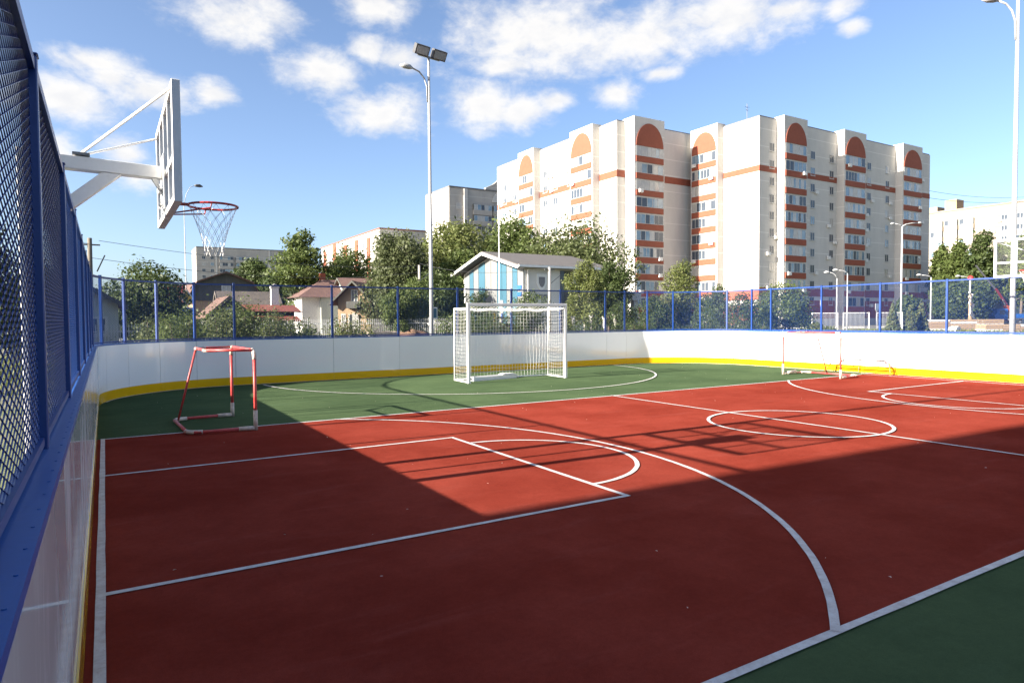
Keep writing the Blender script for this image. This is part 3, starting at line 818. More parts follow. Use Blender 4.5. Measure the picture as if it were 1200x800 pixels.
def floodlight(label, x, y, h, face, lamp_side):
    """face: direction the two flood heads look; lamp_side: direction of the street lamp arm"""
    t = thing('floodlight_pole', label, 'lamp pole', (x, y, -.05), 'floodlight poles round the court')
    MB().path([(0, 0, 0), (0, 0, 3), (0, 0, h)], [.075, .062, .038], 12).build('pole', M_POLE, t, False, True)
    MB().tube((0, 0, 0), (0, 0, .03), .19, 12).build('base_plate', M_POLE, t, False)
    f = Vector((math.cos(face), math.sin(face), 0)); s_ = Vector((-f.y, f.x, 0))
    MB().bar(-s_*.42+Vector((0, 0, h+.02)), s_*.42+Vector((0, 0, h+.02)), .05, .05).build('cross_arm', M_POLE, t, False)
    for k_ in (-1, 1):
        c = s_*(.33*k_)+f*.12+Vector((0, 0, h+.13)); n = (f*.85-Vector((0, 0, .52))).normalized(); u = s_; v = n.cross(u)
        b = MB()
        def P(a, b_, d): return c+u*a+v*b_+n*d
        b.add([P(a, q, d) for d in (-.09, .05) for a, q in ((-.25, -.15), (.25, -.15), (.25, .15), (-.25, .15))],
              [(3, 2, 1, 0), (4, 5, 6, 7), (0, 1, 5, 4), (1, 2, 6, 5), (2, 3, 7, 6), (3, 0, 4, 7)])
        for q in np.linspace(-.22, .22, 9):
            b.add([P(q+e, w, d) for d in (-.15, -.0905) for e, w in ((-.008, -.13), (.008, -.13), (.008, .13), (-.008, .13))],
                  [(3, 2, 1, 0), (4, 5, 6, 7), (0, 1, 5, 4), (1, 2, 6, 5), (2, 3, 7, 6), (3, 0, 4, 7)])
        hd = b.build('flood_head', M_DARK, t, False)
        l = MB().add([P(a, q, d) for d in (.0505, .056) for a, q in ((-.21, -.115), (.21, -.115), (.21, .115), (-.21, .115))],
                     [(3, 2, 1, 0), (4, 5, 6, 7), (0, 1, 5, 4), (1, 2, 6, 5), (2, 3, 7, 6), (3, 0, 4, 7)])
        l.build('lens', M_LENS, hd, False)
        MB().bar(s_*(.33*k_)+Vector((0, 0, h+.03)), c-n*.08, .04, .02).build('bracket', M_DARK, t, False)
    d = Vector((math.cos(lamp_side), math.sin(lamp_side), 0))
    za = h-.9
    arm = [d*.05+Vector((0, 0, za-.5)), d*.07+Vector((0, 0, za)), d*.16+Vector((0, 0, za+.25)), d*.32+Vector((0, 0, za+.42)), d*.55+Vector((0, 0, za+.50))]
    MB().path(arm, .026, 8).build('lamp_arm', M_POLE, t, False, True)
    e = arm[-1]
    MB().path([e, e+d*.08+Vector((0, 0, .02)), e+d*.25+Vector((0, 0, .03)), e+d*.40+Vector((0, 0, .02))], [.04, .075, .085, .03], 10).build('lamp_head', M_POLE, t, False, True)
    return t


floodlight('tall pale floodlight pole with two dark flood heads behind the far boards', 9.06, 13.2, 10.05, R(-80), R(175))
floodlight('tall pale floodlight pole at the right edge, rising out of the picture', 20.3, 1.50, 10.2, R(180), R(150))
floodlight('tall pale floodlight pole outside the left fence throwing a long thin shadow', -1.35, .92, 9.9, R(0), R(180))

# ------------------------------------------------------------------ apartment buildings
brnd = random.Random(11)
_wm = {}


def window_mesh(w, h, kind, nm=1):
    """window seen from outside, facing -y, origin at its centre on the wall face"""
    k_ = (w, h, kind, nm)
    if k_ in _wm: return _wm[k_]
    b = MB(); f = .10
    b.box(-w/2, w/2, -.05, .0, -h/2, -h/2+f); b.box(-w/2, w/2, -.05, .0, h/2-f, h/2)
    b.box(-w/2, -w/2+f, -.049, .0, -h/2+f, h/2-f); b.box(w/2-f, w/2, -.049, .0, -h/2+f, h/2-f)
    for i in range(1, nm+1):
        x = -w/2+w*i/(nm+1); b.box(x-f*.4, x+f*.4, -.045, .0, -h/2+f, h/2-f)
    b.box(-w/2+f, w/2-f, -.02, -.004, -h/2+f, h/2-f, 1)
    b.box(-w/2-.06, w/2+.06, -.12, .0, -h/2-.06, -h/2-.001)
    _wm[k_] = b.mesh('window', [M_FRAME, {'d': M_GLASS, 'c': M_GLASS2, 'b': M_GLASS3}[kind]]); return _wm[k_]


def glazing_mesh(w, h, n, var):
    k_ = ('g', w, h, n, var)
    if k_ in _wm: return _wm[k_]
    rr = random.Random(var*31+n); b = MB(); f = .07
    b.box(-w/2, w/2, -.05, .0, -h/2, -h/2+f); b.box(-w/2, w/2, -.05, .0, h/2-f, h/2)
    for i in range(n+1):
        x = -w/2+f/2+(w-f)*i/n; b.box(x-f/2, x+f/2, -.048, .0, -h/2+f, h/2-f)
    for i in range(n):
        xa = -w/2+f+(w-f)*i/n; xb = -w/2+(w-f)*(i+1)/n
        b.box(xa, xb, -.02, -.004, -h/2+f, h/2-f, rr.choice((1, 1, 2, 3, 3)) if var < 4 else rr.choice((2, 2, 3, 0)))
    _wm[k_] = b.mesh('balcony_glazing', [M_FRAME, M_GLASS, M_GLASS2, M_GLASS3]); return _wm[k_]


def ac_mesh():
    if 'ac' in _wm: return _wm['ac']
    b = MB().box(-.42, .42, -.36, -.06, -.30, .30); b.path([(.1+.2*math.cos(a), -.365, .2*math.sin(a)) for a in np.linspace(0, 2*PI, 12, endpoint=False)], .02, 5, closed=True)
    b.box(-.35, -.30, -.07, 0, -.34, -.30); b.box(.30, .35, -.07, 0, -.34, -.30)
    _wm['ac'] = b.mesh('air_conditioner', M_AC); return _wm['ac']


def on_face(root, name, me, face, plane, s_, z):
    """hang a shared mesh on a wall: face 'S' looks to -y, face 'W' looks to -x"""
    b = base_of(root)
    if face == 'S': return link(name, me, root, (s_-b.x, plane-b.y, z-b.z), 0)
    return link(name, me, root, (plane-b.x, s_-b.y, z-b.z), -PI/2)


def fbox(mb, face, plane, s0, s1, o0, o1, z0, z1, m=0):
    """box on a wall: o0..o1 is the distance out of the wall face"""
    if face == 'S': return mb.box(s0, s1, plane-o1, plane-o0, z0, z1, m)
    return mb.box(plane-o1, plane-o0, s0, s1, z0, z1, m)


def fpoly(mb, face, plane, poly, o0, o1):
    return mb.prism(poly, 'y' if face == 'S' else 'x', plane-o1, plane-o0)


PITCH = 2.9


def bay(root, face, plane, s0, s1, out, H, rows, ztop=31.3, seed=0):
    """projecting loggia stack: pier walls, arch on top, per floor a brick parapet and a glazed band"""
    rr = random.Random(seed)
    b = MB(); fbox(b, face, plane, s0, s1, -.5, out, -.05, H); b.build('loggia_tower', M_CREAM, root)
    front = plane-out; m_ = .32; w = s1-s0-2*m_; c = (s0+s1)/2
    arch = [(c-w/2, ztop+.05), (c+w/2, ztop+.05)]+[(c+w/2*math.cos(a), ztop+.05+(H-1.0-ztop)*math.sin(a)) for a in np.linspace(0, PI, 22)[1:-1]]
    ab = MB(); fpoly(ab, face, front, arch, 0.003, .10); ab.build('arch_panel', M_BRICK, root)
    for k_ in range(rows):
        zt = ztop-PITCH*k_
        if zt < 3: break
        on_face(root, 'balcony_glazing', glazing_mesh(round(w, 2), 1.66, rr.choice((5, 6, 7, 8)), rr.randrange(6)), face, front-.004, c, zt-.85)
        pb = MB(); fbox(pb, face, front, c-w/2, c+w/2, .004, .14, zt-2.72, zt-1.72); pb.build('parapet', M_BRICK, root)
        if rr.random() < .22: on_face(root, 'air_conditioner', ac_mesh(), face, front-.15, c+rr.choice((-1, 1))*w*.36, zt-1.9)


def window_column(root, face, plane, s_, rows, ztop=30.8, w=1.35, h=1.5, seed=0, zmin=3.0, nm=1, pitch=PITCH, ac=.3):
    rr = random.Random(seed)
    for k_ in range(rows):
        z = ztop-pitch*k_
        if z < zmin: break
        on_face(root, 'window', window_mesh(w, h, rr.choice('ddddcb'), nm), face, plane-.003, s_, z)
        if rr.random() < ac: on_face(root, 'air_conditioner', ac_mesh(), face, plane-.004, s_+rr.choice((-1, 1))*(w/2+.3), z-.75)


# right hand block
A = thing('apartment_building', 'tall cream apartment block, right wing, its shaded front with three arched balcony stacks', 'building', (94.8, 68.2, 0), 'wings of the tall cream apartment block')
MB().box(94.8, 149.2, 68.2, 100, -.05, 35.4).build('wall', M_CREAM, A)
MB().box(94.9, 149.1, 68.3, 99.9, 35.401, 35.62).build('roof_edge', M_ROOFFLAT, A)
for (s0, s1, sd_) in ((99.3, 105.6, 1), (116.5, 123.4, 2), (136.1, 143.3, 3)): bay(A, 'S', 68.2, s0, s1, 1.5, 35.9, 10, seed=sd_)
bay(A, 'W', 94.8, 75.9, 82.2, 1.5, 36.0, 10, seed=4)
for s_, sd_ in ((98.0, 1), (109.3, 2), (114.9, 3), (126.9, 4), (133.2, 5), (145.4, 6)):
    window_column(A, 'S', 68.2, s_, 10, 30.6, seed=sd_*7, w=1.3 if sd_ != 6 else .7)
for s0, s1 in ((94.8, 99.3), (105.6, 116.5), (123.4, 136.1), (143.3, 149.2)):
    b = MB(); fbox(b, 'S', 68.2, s0+.003, s1-.003, .003, .05, 26.3, 27.3)
    b.build('brick_band', M_BRICK, A)
    b = MB(); fbox(b, 'S', 68.2, s0+.004, s1-.004, .003, .05, 5.3, 6.7); fbox(b, 'S', 68.2, s0+.3, s1-.3, .003, .05, 1.3, 4.6); b.build('brick_base', M_BRICK, A)
b = MB(); fbox(b, 'W', 94.8, 68.15, 75.897, .003, .05, 26.3, 27.3); b.build('brick_band', M_BRICK, A)
b = MB(); fbox(b, 'W', 94.8, 68.2, 75.8, .003, .05, 4.6, 6.4); fbox(b, 'W', 94.8, 68.2, 75.8, .003, .05, .3, 3.6); b.build('brick_base', M_BRICK, A)
MB().box(103, 107, 76, 80, 35.63, 37.2).build('roof_house', M_CREAM, A)
MB().tube((97.5, 73, 35.6), (97.5, 73, 39.2), .05, 5).bar((96.9, 73, 38.6), (98.1, 73, 38.6), .04, .04).bar((97.1, 73, 38.1), (97.9, 73, 38.1), .04, .04).build('antenna', M_DARK, A)
MB().box(118, 121, 71, 73, 35.63, 36.4).build('vent_house', M_ROOFFLAT, A)
# left hand block
B = thing('apartment_building', 'tall cream apartment block, left wing, its long sunlit side facing left', 'building', (76.5, 83.3, 0), 'wings of the tall cream apartment block')
MB().box(76.5, 94.79, 83.3, 124.5, -.05, 35.8).build('wall', M_CREAM, B)
MB().box(76.6, 94.7, 83.4, 124.4, 35.801, 36.0).build('roof_edge', M_ROOFFLAT, B)
bay(B, 'S', 83.3, 78.3, 85.3, 2.5, 36.3, 10, seed=5)
bay(B, 'W', 76.5, 88.1, 94.9, 1.5, 36.3, 10, seed=6)
bay(B, 'W', 76.5, 107.2, 113.2, 1.5, 36.3, 10, seed=7)
for s_, sd_ in ((97.4, 1), (101.8, 2), (105.3, 3), (117.0, 4), (121.2, 5)): window_column(B, 'W', 76.5, s_, 9, 30.6, seed=sd_*5, zmin=8, w=1.5 if sd_ != 1 else .7)
for s0, s1 in ((83.3, 88.1), (94.9, 107.2), (113.2, 124.5)):
    b = MB(); fbox(b, 'W', 76.5, s0+.003, s1-.003, .003, .05, 26.2, 27.4); b.build('brick_band', M_BRICK, B)
for s0, s1 in ((76.45, 78.3), (85.3, 94.75)):
    b = MB(); fbox(b, 'S', 83.3, s0+.003, s1-.003, .003, .05, 26.2, 27.4); b.build('brick_band', M_BRICK, B)
MB().box(79.5, 83, 98, 101.5, 36.01, 37.0).build('roof_hatch', M_ROOFFLAT, B)
# low entrance annex in front of the left wing
E_ = thing('entrance_annex', 'low cream entrance annex with a wide opening in front of the apartment block', 'building', (64.5, 71, 0))
MB().box(63.6, 70.4, 70.5, 78, 4.4, 5.5).build('roof_slab', M_CREAM, E_)
for s0, s1 in ((63.9, 64.7), (66.7, 67.5), (69.3, 70.1)): MB().box(s0, s1, 70.9, 71.7, -.05, 4.399).build('pillar', M_CREAM, E_)
MB().box(64.0, 70.0, 73.2, 77.8, -.05, 4.398).build('back_wall', M_CREAM, E_)
MB().box(67.55, 69.25, 73.12, 73.197, 2.0, 3.9).build('door_panel', M_BRICK, E_)


def far_block(name_label, cat_group, x0, x1, y0, y1, H, wall, faces, roofcol=M_ROOFFLAT, top=None, pitch=2.9, parapet=None):
    t = thing('apartment_building', name_label, 'building', (x0, y0, 0), cat_group)
    MB().box(x0, x1, y0, y1, -.05, H).build('wall', wall, t)
    MB().box(x0-.15, x1+.15, y0-.15, y1+.15, H+.001, H+.35).build('roof_edge', roofcol, t)
    for face, plane, items, rows, zt in faces:
        for it in items:
            if it[0] == 'w': window_column(t, face, plane, it[1], rows, zt, 1.5, 1.5, seed=int(it[1]*13) % 997, pitch=pitch, zmin=3, ac=.08)
            if it[0] == 'b':
                s0, s1 = it[1], it[2]; c = (s0+s1)/2; w = round(s1-s0-.2, 2)
                for k_ in range(rows):
                    z = zt-pitch*k_
                    if z < 3: break
                    on_face(t, 'balcony_glazing', glazing_mesh(w, 1.5, max(3, int(w/1.1)), (k_+int(c)) % 4), face, plane-.55, c, z)
                    pb = MB(); fbox(pb, face, plane, s0, s1, .002, .6, z-2.0, z-.77); pb.build('parapet', parapet or wall, t)
                    pb = MB(); fbox(pb, face, plane, s0+.05, s1-.05, .002, .54, z-.77, z+.8); pb.build('loggia_back', M_TIMBER, t)
            if it[0] == 's':
                pb = MB(); fbox(pb, face, plane, it[1], it[2], .003, .25, it[3], it[4]); pb.build('wall_strip', it[5], t)
    return t


G = far_block('grey beige apartment block with stepped gable behind the trees, beside the tall cream block', None, 77.7, 108, 151.4, 166, 36.2, M_GCONC,
              [('S', 151.4, [('w', 80.4), ('b', 84.5, 90.2), ('b', 90.6, 97.5), ('w', 100), ('w', 104)], 9, 31.5), ('W', 77.7, [('s', 151.5, 166, 0, 36.1, M_CREAM)], 1, 1)])
gp = MB().prism([(88.5, 36.3), (99, 36.3), (99, 37.0), (96.5, 38.3), (94.5, 40.0), (93.2, 40.0), (91, 38.2), (88.5, 37.0)], 'y', 151.3, 152.2); gp.build('gable_parapet', M_GCONC, G)
ar = MB(); fpoly(ar, 'S', 151.4, [(94+3.6*math.cos(a), 33.3+3.0*math.sin(a)) for a in np.linspace(0, PI, 16)], .1, .3); ar.build('arch_panel', M_CREAM, G)
MB().box(81.8, 82.8, 150.9, 151.397, 0, 36.1).build('wall_strip', M_CREAM, G)
far_block('distant grey panel apartment block seen under the basketball net', None, 36.1, 76, 324.5, 340, 35, M_GCONC,
          [('S', 324.5, [('w', 39), ('w', 42.5), ('b', 45.5, 51.5), ('b', 52.5, 59), ('w', 62), ('w', 66), ('b', 69, 75), ('s', 43.9, 44.6, 0, 34.9, M_CREAM), ('s', 67.2, 67.9, 0, 34.9, M_CREAM)], 10, 30.5), ('W', 36.1, [('s', 324.6, 340, 0, 34.8, M_CREAM)], 1, 1)])
far_block('long apartment block with dark red roof edge rising behind the left trees', None, 67.6, 82, 176, 236, 27.6, M_CREAM,
          [('W', 67.6, [('w', 180), ('s', 184, 186.5, 3, 26, M_BRICK), ('w', 190), ('s', 195, 198, 3, 26.5, M_BRICK), ('w', 202), ('s', 206, 209.5, 3, 26, M_BRICK), ('w', 213), ('s', 218, 221, 3, 27.5, M_BRICK), ('w', 225), ('s', 229.5, 232.5, 3, 26, M_BRICK)], 9, 24)], M_BRICK)
Rb = far_block('pale cream apartment block with balconies at the far right', None, 200.9, 216, 45, 98, 30.6, M_CCONC,
               [('W', 200.9, [('w', 95.5), ('b', 90.3, 93.6), ('b', 86.5, 90), ('b', 82.5, 86.2), ('w', 79), ('w', 75.5), ('w', 72), ('w', 68)], 9, 27.2)], M_CCONC, pitch=2.8)
MB().box(203, 207, 88, 91, 30.96, 34).build('roof_house', M_BEIGE, Rb)
MB().box(203, 207, 93, 95.5, 30.96, 32.6).build('roof_house', M_CCONC, Rb)
# the block in the west whose shade lies over the near half of the court
Wb = thing('apartment_building', 'apartment block west of the court whose shadow covers the near half of the court', 'building', (-20, -.68, 0))
MB().box(-34, -20, -62, -.68, -.05, 31).build('wall', M_GCONC, Wb)
MB().box(-34.2, -19.8, -62.2, -.70, 31.001, 31.4).build('roof_edge', M_ROOFFLAT, Wb)
wme = window_mesh(1.5, 1.5, 'd', 1)
for s_ in range(-12, -1, 3):
    for z in range(2, 30, 3): link('window', wme, Wb, (.003, s_+.68-.8, z), PI/2)

# ------------------------------------------------------------------ houses


def gable_house(label, x0, x1, y0, y1, eave, ridge, axis, wall, roof, over=.45, cat='house', name='house'):
    """axis: direction of the ridge"""
    t = thing(name, label, cat, (x0, y0, 0))
    if axis == 'x':
        c = (y0+y1)/2; MB().prism([(y0, -.05), (y1, -.05), (y1, eave), (c, ridge), (y0, eave)], 'x', x0, x1).build('wall', wall, t)
        lo, hi, a0, a1 = y0, y1, x0-over, x1+over
    else:
        c = (x0+x1)/2; MB().prism([(x0, -.05), (x1, -.05), (x1, eave), (c, ridge), (x0, eave)], 'y', y0, y1).build('wall', wall, t)
        lo, hi, a0, a1 = x0, x1, y0-over, y1+over
    sl = (ridge-eave)/(c-lo); rt_ = MB()
    for sg, edge in ((1, lo), (-1, hi)):
        e0 = edge-sg*over; ze = eave-sl*over
        rt_.prism([(e0, ze+.02), (c, ridge+.02), (c, ridge+.20), (e0, ze+.16)], axis, a0, a1)
    rf_ = rt_.build('roof', roof, t)
    for sg, edge in ((1, lo), (-1, hi)):
        e0 = edge-sg*over; ze = eave-sl*over
        for q0, q1 in ((a0-.05, a0-.004), (a1+.004, a1+.05)):
            MB().prism([(e0, ze-.02), (c, ridge-.02), (c, ridge+.22), (e0, ze+.18)], axis, q0, q1).build('barge_board', M_TIMBER if wall is not M_TIMBER else M_SLATE, rf_)
    return t


def put_window(t, face, plane, s_, z, w=1.1, h=1.3, kind='d', name='window'): return on_face(t, name, window_mesh(w, h, kind), face, plane-.003, s_, z)


# white hall with blue stripes
W1 = thing('striped_hall', 'white hall with light blue stripes on its sunlit gable and a grey roof', 'building', (30.7, 42.9, 0))
gc, ga = 48.6, 7.9
MB().prism([(42.9, -.05), (54.3, -.05), (54.3, 6.45), (gc, ga), (42.9, 6.45)], 'x', 30.7, 39.2).build('wall', M_WPLASTER, W1)
rf = MB()
for e0 in (42.2, 55.0): rf.prism([(e0, 6.30), (gc, ga+.06), (gc, ga+.34), (e0, 6.58)], 'x', 29.7, 40.1)
roof = rf.build('roof', M_GREYROOF, W1)
for e0 in (42.15, 55.05): MB().prism([(e0, 6.22), (gc, ga+.01), (gc, ga+.26), (e0, 6.46)], 'x', 29.58, 29.697).build('barge_board', M_WHITE, roof)
MB().box(29.7, 40.1, 42.08, 42.195, 6.36, 6.56).build('gutter', M_WHITE, roof)
def gz(y): return 6.35+(ga-6.35)*(1-abs(y-gc)/(54.3-gc))-.12
cols = ['g', 'b', 'g', 'B', 'G', 'G', 'b', 'b', 'g', 'b', 'g']
yy = 53.9
for i, c in enumerate(cols):
    wd = {'g': .95, 'b': .8, 'B': 1.25, 'G': 1.1}[c]
    y1_ = yy; y0_ = yy-wd; yy = y0_-.06
    MB().prism([(y0_, .2), (y1_, .2), (y1_, gz(y1_)), (min(max(gc, y0_), y1_), gz(min(max(gc, y0_), y1_))), (y0_, gz(y0_))], 'x', 30.62, 30.697).build('cladding_panel', M_CYAN if c in 'bB' else M_GREYCLAD, W1)
for y_ in (50.6, 49.4, 46.6): MB().box(30.56, 30.619, y_-.3, y_+.3, .4, 3.6).build('window', M_GLASS2, W1)
MB().box(30.55, 30.619, 43.1, 43.75, 3.9, 4.25).build('name_plate', M_SIGNB, W1)
MB().box(30.55, 30.619, 43.1, 43.75, 4.5, 4.85).build('name_plate', M_SIGNB, W1)
MB().tube((31.05, 42.80, 6.3), (31.05, 42.80, 0), .05, 6).build('downpipe', M_WHITE, W1)
for x_, w_ in ((34.6, .45), (35.05, 1.0)):
    MB().box(x_, x_+w_-.02, 42.84, 42.897, .1, 6.2).build('dark_panel', M_GLASS if w_ < .5 else M_TIMBER, W1)
sh = [(32.15, 5.75), (33.0, 5.75), (33.0, 5.1), (32.85, 4.72), (32.575, 4.5), (32.3, 4.72), (32.15, 5.1)]
em = MB().prism([(32.575+(x-32.575)*1.25, 5.12+(z-5.12)*1.2) for x, z in sh], 'y', 42.85, 42.897).build('emblem_shield', M_WHITE, W1)
MB().prism([(32.575+(x-32.575)*.75, 5.12+(z-5.12)*.75) for x, z in sh], 'y', 42.82, 42.849).build('emblem_field', M_EMB, em)
for i in range(9):                                           # the row of small dark letters, too far away to read
    lx = 31.95+i*.165; b = MB()
    b.box(lx, lx+.035, 42.86, 42.897, 3.72, 4.05)
    if i % 3 != 1: b.box(lx+.09, lx+.125, 42.86, 42.897, 3.72, 4.05)
    if i % 2 == 0: b.box(lx+.036, lx+.089, 42.86, 42.897, 4.015, 4.05)
    else: b.box(lx+.036, lx+.089, 42.86, 42.897, 3.86, 3.90)
    b.build('sign_letter', M_EMB, W1)
W1.location.x += .8; W1.location.z -= .22

# mansard timber house and its outbuildings at the left
H1 = thing('house', 'old house with rusty mansard roof and dark timber gable behind the left bushes', 'house', (6.5, 58, 0))
MB().box(6.9, 12.0, 58.6, 66, -.05, 3.7).build('wall', M_BEIGE, H1)
prof = [(6.2, 3.5), (7.1, 5.1), (9.5, 6.0), (11.8, 5.1), (12.6, 3.5)]
MB().prism(prof, 'y', 58.5, 58.62).build('gable', M_TIMBER, H1)
rf = MB()
for (a, b) in zip(prof, prof[1:]):
    rf.add([(a[0], 58.1, a[1]), (b[0], 58.1, b[1]), (b[0], 66.5, b[1]), (a[0], 66.5, a[1]), (a[0], 58.1, a[1]+.14), (b[0], 58.1, b[1]+.14), (b[0], 66.5, b[1]+.14), (a[0], 66.5, a[1]+.14)],
           [(0, 1, 2, 3), (7, 6, 5, 4), (0, 4, 5, 1), (1, 5, 6, 2), (2, 6, 7, 3), (3, 7, 4, 0)])
rf.build('roof', M_RUSTROOF, H1)
put_window(H1, 'S', 58.49, 9.5, 4.55, .8, .8, 'c'); put_window(H1, 'W', 6.89, 61, 2.2, 1.0, 1.3, 'd'); put_window(H1, 'W', 6.89, 64, 2.2, 1.0, 1.3, 'c')
H2 = gable_house('small dark green timber shed with weathered gable roof in front of the mansard house', 5.9, 8.4, 41.2, 46.5, 2.05, 3.15, 'y', M_TIMBER, M_RUSTROOF, .25, 'shed', 'shed')
put_window(H2, 'S', 41.2, 7.15, 2.35, .45, .4, 'd')
H3 = gable_house('long low outbuilding with grey corrugated slate roof beside the mansard house', 8.0, 12.3, 50.2, 53.6, 2.6, 3.9, 'x', M_TIMBER, M_SLATE, .3, 'outbuilding', 'outbuilding')
H4 = thing('lean_to', 'low lean to with bright orange metal roof in front of the slate outbuilding', 'lean-to', (8.9, 47, 0))
MB().box(9.0, 13.0, 48.0, 49.6, -.05, 2.35).build('wall', M_TIMBER, H4)
MB().add([(8.8, 47.2, 2.35), (13.4, 47.2, 2.30), (13.4, 49.7, 2.85), (8.8, 49.7, 2.90), (8.8, 47.2, 2.42), (13.4, 47.2, 2.37), (13.4, 49.7, 2.92), (8.8, 49.7, 2.97)],
         [(3, 2, 1, 0), (4, 5, 6, 7), (0, 1, 5, 4), (1, 2, 6, 5), (2, 3, 7, 6), (3, 0, 4, 7)]).build('roof', M_ORROOF, H4)
MB().add([(9.3, 45.6, 1.62), (13.0, 45.6, 1.58), (13.0, 47.1, 1.95), (9.3, 47.1, 2.0), (9.3, 45.6, 1.68), (13.0, 45.6, 1.64), (13.0, 47.1, 2.01), (9.3, 47.1, 2.06)],
         [(3, 2, 1, 0), (4, 5, 6, 7), (0, 1, 5, 4), (1, 2, 6, 5), (2, 3, 7, 6), (3, 0, 4, 7)]).build('lower_roof', M_ORROOF, H4)
ch = thing('brick_chimney', 'white rounded chimney standing beside the slate outbuilding', 'chimney', (11.9, 49.9, 0))
MB().box(11.6, 12.2, 49.7, 50.1, -.05, 4.3).build('stack', M_WPLASTER, ch)
MB().prism([(11.55, 4.301), (12.25, 4.301), (12.2, 4.5), (11.9, 4.66), (11.6, 4.5)], 'y', 49.66, 50.14).build('cap', M_CONC, ch)
H5 = gable_house('house with dark red metal roof and white chimney behind the left trees', 3.0, 11.0, 88, 95, 4.2, 6.3, 'x', M_GPLASTER, M_REDROOF, .5)
MB().box(6.3, 6.9, 91.2, 91.8, 6.0, 7.2).build('chimney', M_WPLASTER, H5)
put_window(H5, 'S', 88, 8.5, 2.2)
H6 = gable_house('low grey shed with brown eaves just beyond the fence corner at the left', -3.2, .55, 26.5, 31, 2.4, 3.5, 'y', M_GPLASTER, M_BROWNROOF, .35, 'shed', 'shed')
put_window(H6, 'S', 26.5, -.2, 1.5, .7, .8)
# white house with hipped brown roof
H7 = thing('house', 'white walled house with brown hipped roof behind the picket fence', 'house', (21.3, 80, 0))
MB().box(21.3, 30.0, 79.0, 86.5, -.05, 4.75).build('wall', M_WPLASTER, H7)
MB().box(23.6, 30.01, 78.6, 78.997, -.05, 4.6).build('annex', M_GPLASTER, H7)
MB().add([(20.6, 78.0, 4.6), (30.6, 78.0, 4.6), (30.6, 87.2, 4.6), (20.6, 87.2, 4.6), (24.6, 81.5, 7.0), (26.8, 81.5, 7.0), (26.8, 83.6, 7.0), (24.6, 83.6, 7.0)],
         [(3, 2, 1, 0), (4, 5, 6, 7), (0, 1, 5, 4), (1, 2, 6, 5), (2, 3, 7, 6), (3, 0, 4, 7)]).build('roof', M_BROWNROOF, H7)
MB().box(24.5, 25.2, 82, 82.7, 6.9, 7.9).build('chimney', M_BRICK, H7)
for y_ in (80.6, 83.5): put_window(H7, 'W', 21.3, y_, 3.4, 1.0, 1.3, 'c'); put_window(H7, 'W', 21.3, y_, 1.2, 1.0, 1.2, 'd')
# beige gable house
H8 = gable_house('beige brick house with steep dark brown roof and balcony above an arched door', 21.9, 25.5, 65.8, 74, 4.0, 5.75, 'y', M_BEIGE, M_BROWNROOF, .75)
put_window(H8, 'S', 65.8, 23.75, 4.25, .75, 1.5, 'd')
MB().box(23.0, 24.5, 65.2, 65.797, 2.95, 3.7).build('balcony', M_TIMBER, H8)
MB().prism([(23.3, .2), (24.2, .2), (24.2, 1.9), (24.1, 2.3), (23.75, 2.5), (23.4, 2.3), (23.3, 1.9)], 'y', 65.70, 65.797).build('arched_door', M_GLASS2, H8)
put_window(H8, 'S', 65.8, 22.5, 1.6, .5, 1.5, 'd')
H8.rotation_euler.z = R(-34)
H9 = gable_house('dark red brown roofed house half hidden behind the beige house', 26.5, 33, 76, 83, 4.8, 7.0, 'x', M_GPLASTER, M_BROWNROOF, .5)
H10 = thing('site_cabin', 'grey blue low building beyond the parked truck at the right edge', 'building', (146, 50, 0))
MB().box(147, 170, 52, 58, -.05, 3.7).build('wall', M_GPLASTER, H10)
MB().box(146.5, 170.5, 51.4, 58.6, 3.701, 4.05).build('roof', M_CONC, H10)
for i in range(5): put_window(H10, 'S', 52, 149+i*4.2, 2.2, 1.7, 1.3, 'b')

# ------------------------------------------------------------------ trees and shrubs


def leaf_cloud(centres, radii, n, size, rs, droop=0.0, shell=0.55):
    """n leaf clusters (bent quads) spread through ellipsoid lobes, denser towards the outside"""
    centres = np.array(centres, float); radii = np.array(radii, float)
    wts = (radii[:, 0]*radii[:, 1]+radii[:, 1]*radii[:, 2]+radii[:, 0]*radii[:, 2]); wts = wts/wts.sum()
    idx = rs.choice(len(centres), n, p=wts)
    d = rs.normal(size=(n, 3)); d /= np.linalg.norm(d, axis=1, keepdims=True)
    rad = (shell+(1-shell)*rs.random(n)**0.6)*(1+.15*rs.normal(size=n)+.35*(rs.random(n) < .06)*rs.random(n))
    c = centres[idx]+d*radii[idx]*rad[:, None]
    # leaf frame
    nrm = d*0.7+rs.normal(size=(n, 3))*0.75; nrm[:, 2] += .25; nrm /= np.linalg.norm(nrm, axis=1, keepdims=True)
    t = rs.normal(size=(n, 3)); t[:, 2] -= droop; t -= nrm*(t*nrm).sum(1, keepdims=True); t /= np.linalg.norm(t, axis=1, keepdims=True)
    b = np.cross(nrm, t)
    s = size*(.42+1.25*rs.random(n)**1.6)[:, None]
    L, Wd = t*s, b*s*.55
    v = np.stack([c-L, c-L*.1+Wd+nrm*s*.12, c+L, c-L*.1-Wd+nrm*s*.12], 1).reshape(-1, 3)
    return v


def foliage_object(name, verts, m, parent):
    n = len(verts)//4
    me = bpy.data.meshes.new(name)
    me.vertices.add(len(verts)); me.vertices.foreach_set('co', verts.astype('f').ravel())
    me.loops.add(n*4); me.loops.foreach_set('vertex_index', np.arange(n*4, dtype='i'))
    me.polygons.add(n); me.polygons.foreach_set('loop_start', np.arange(n, dtype='i')*4); me.polygons.foreach_set('loop_total', np.full(n, 4, 'i'))
    me.materials.append(m); me.update(calc_edges=True); me.validate()
    return link(name, me, parent)


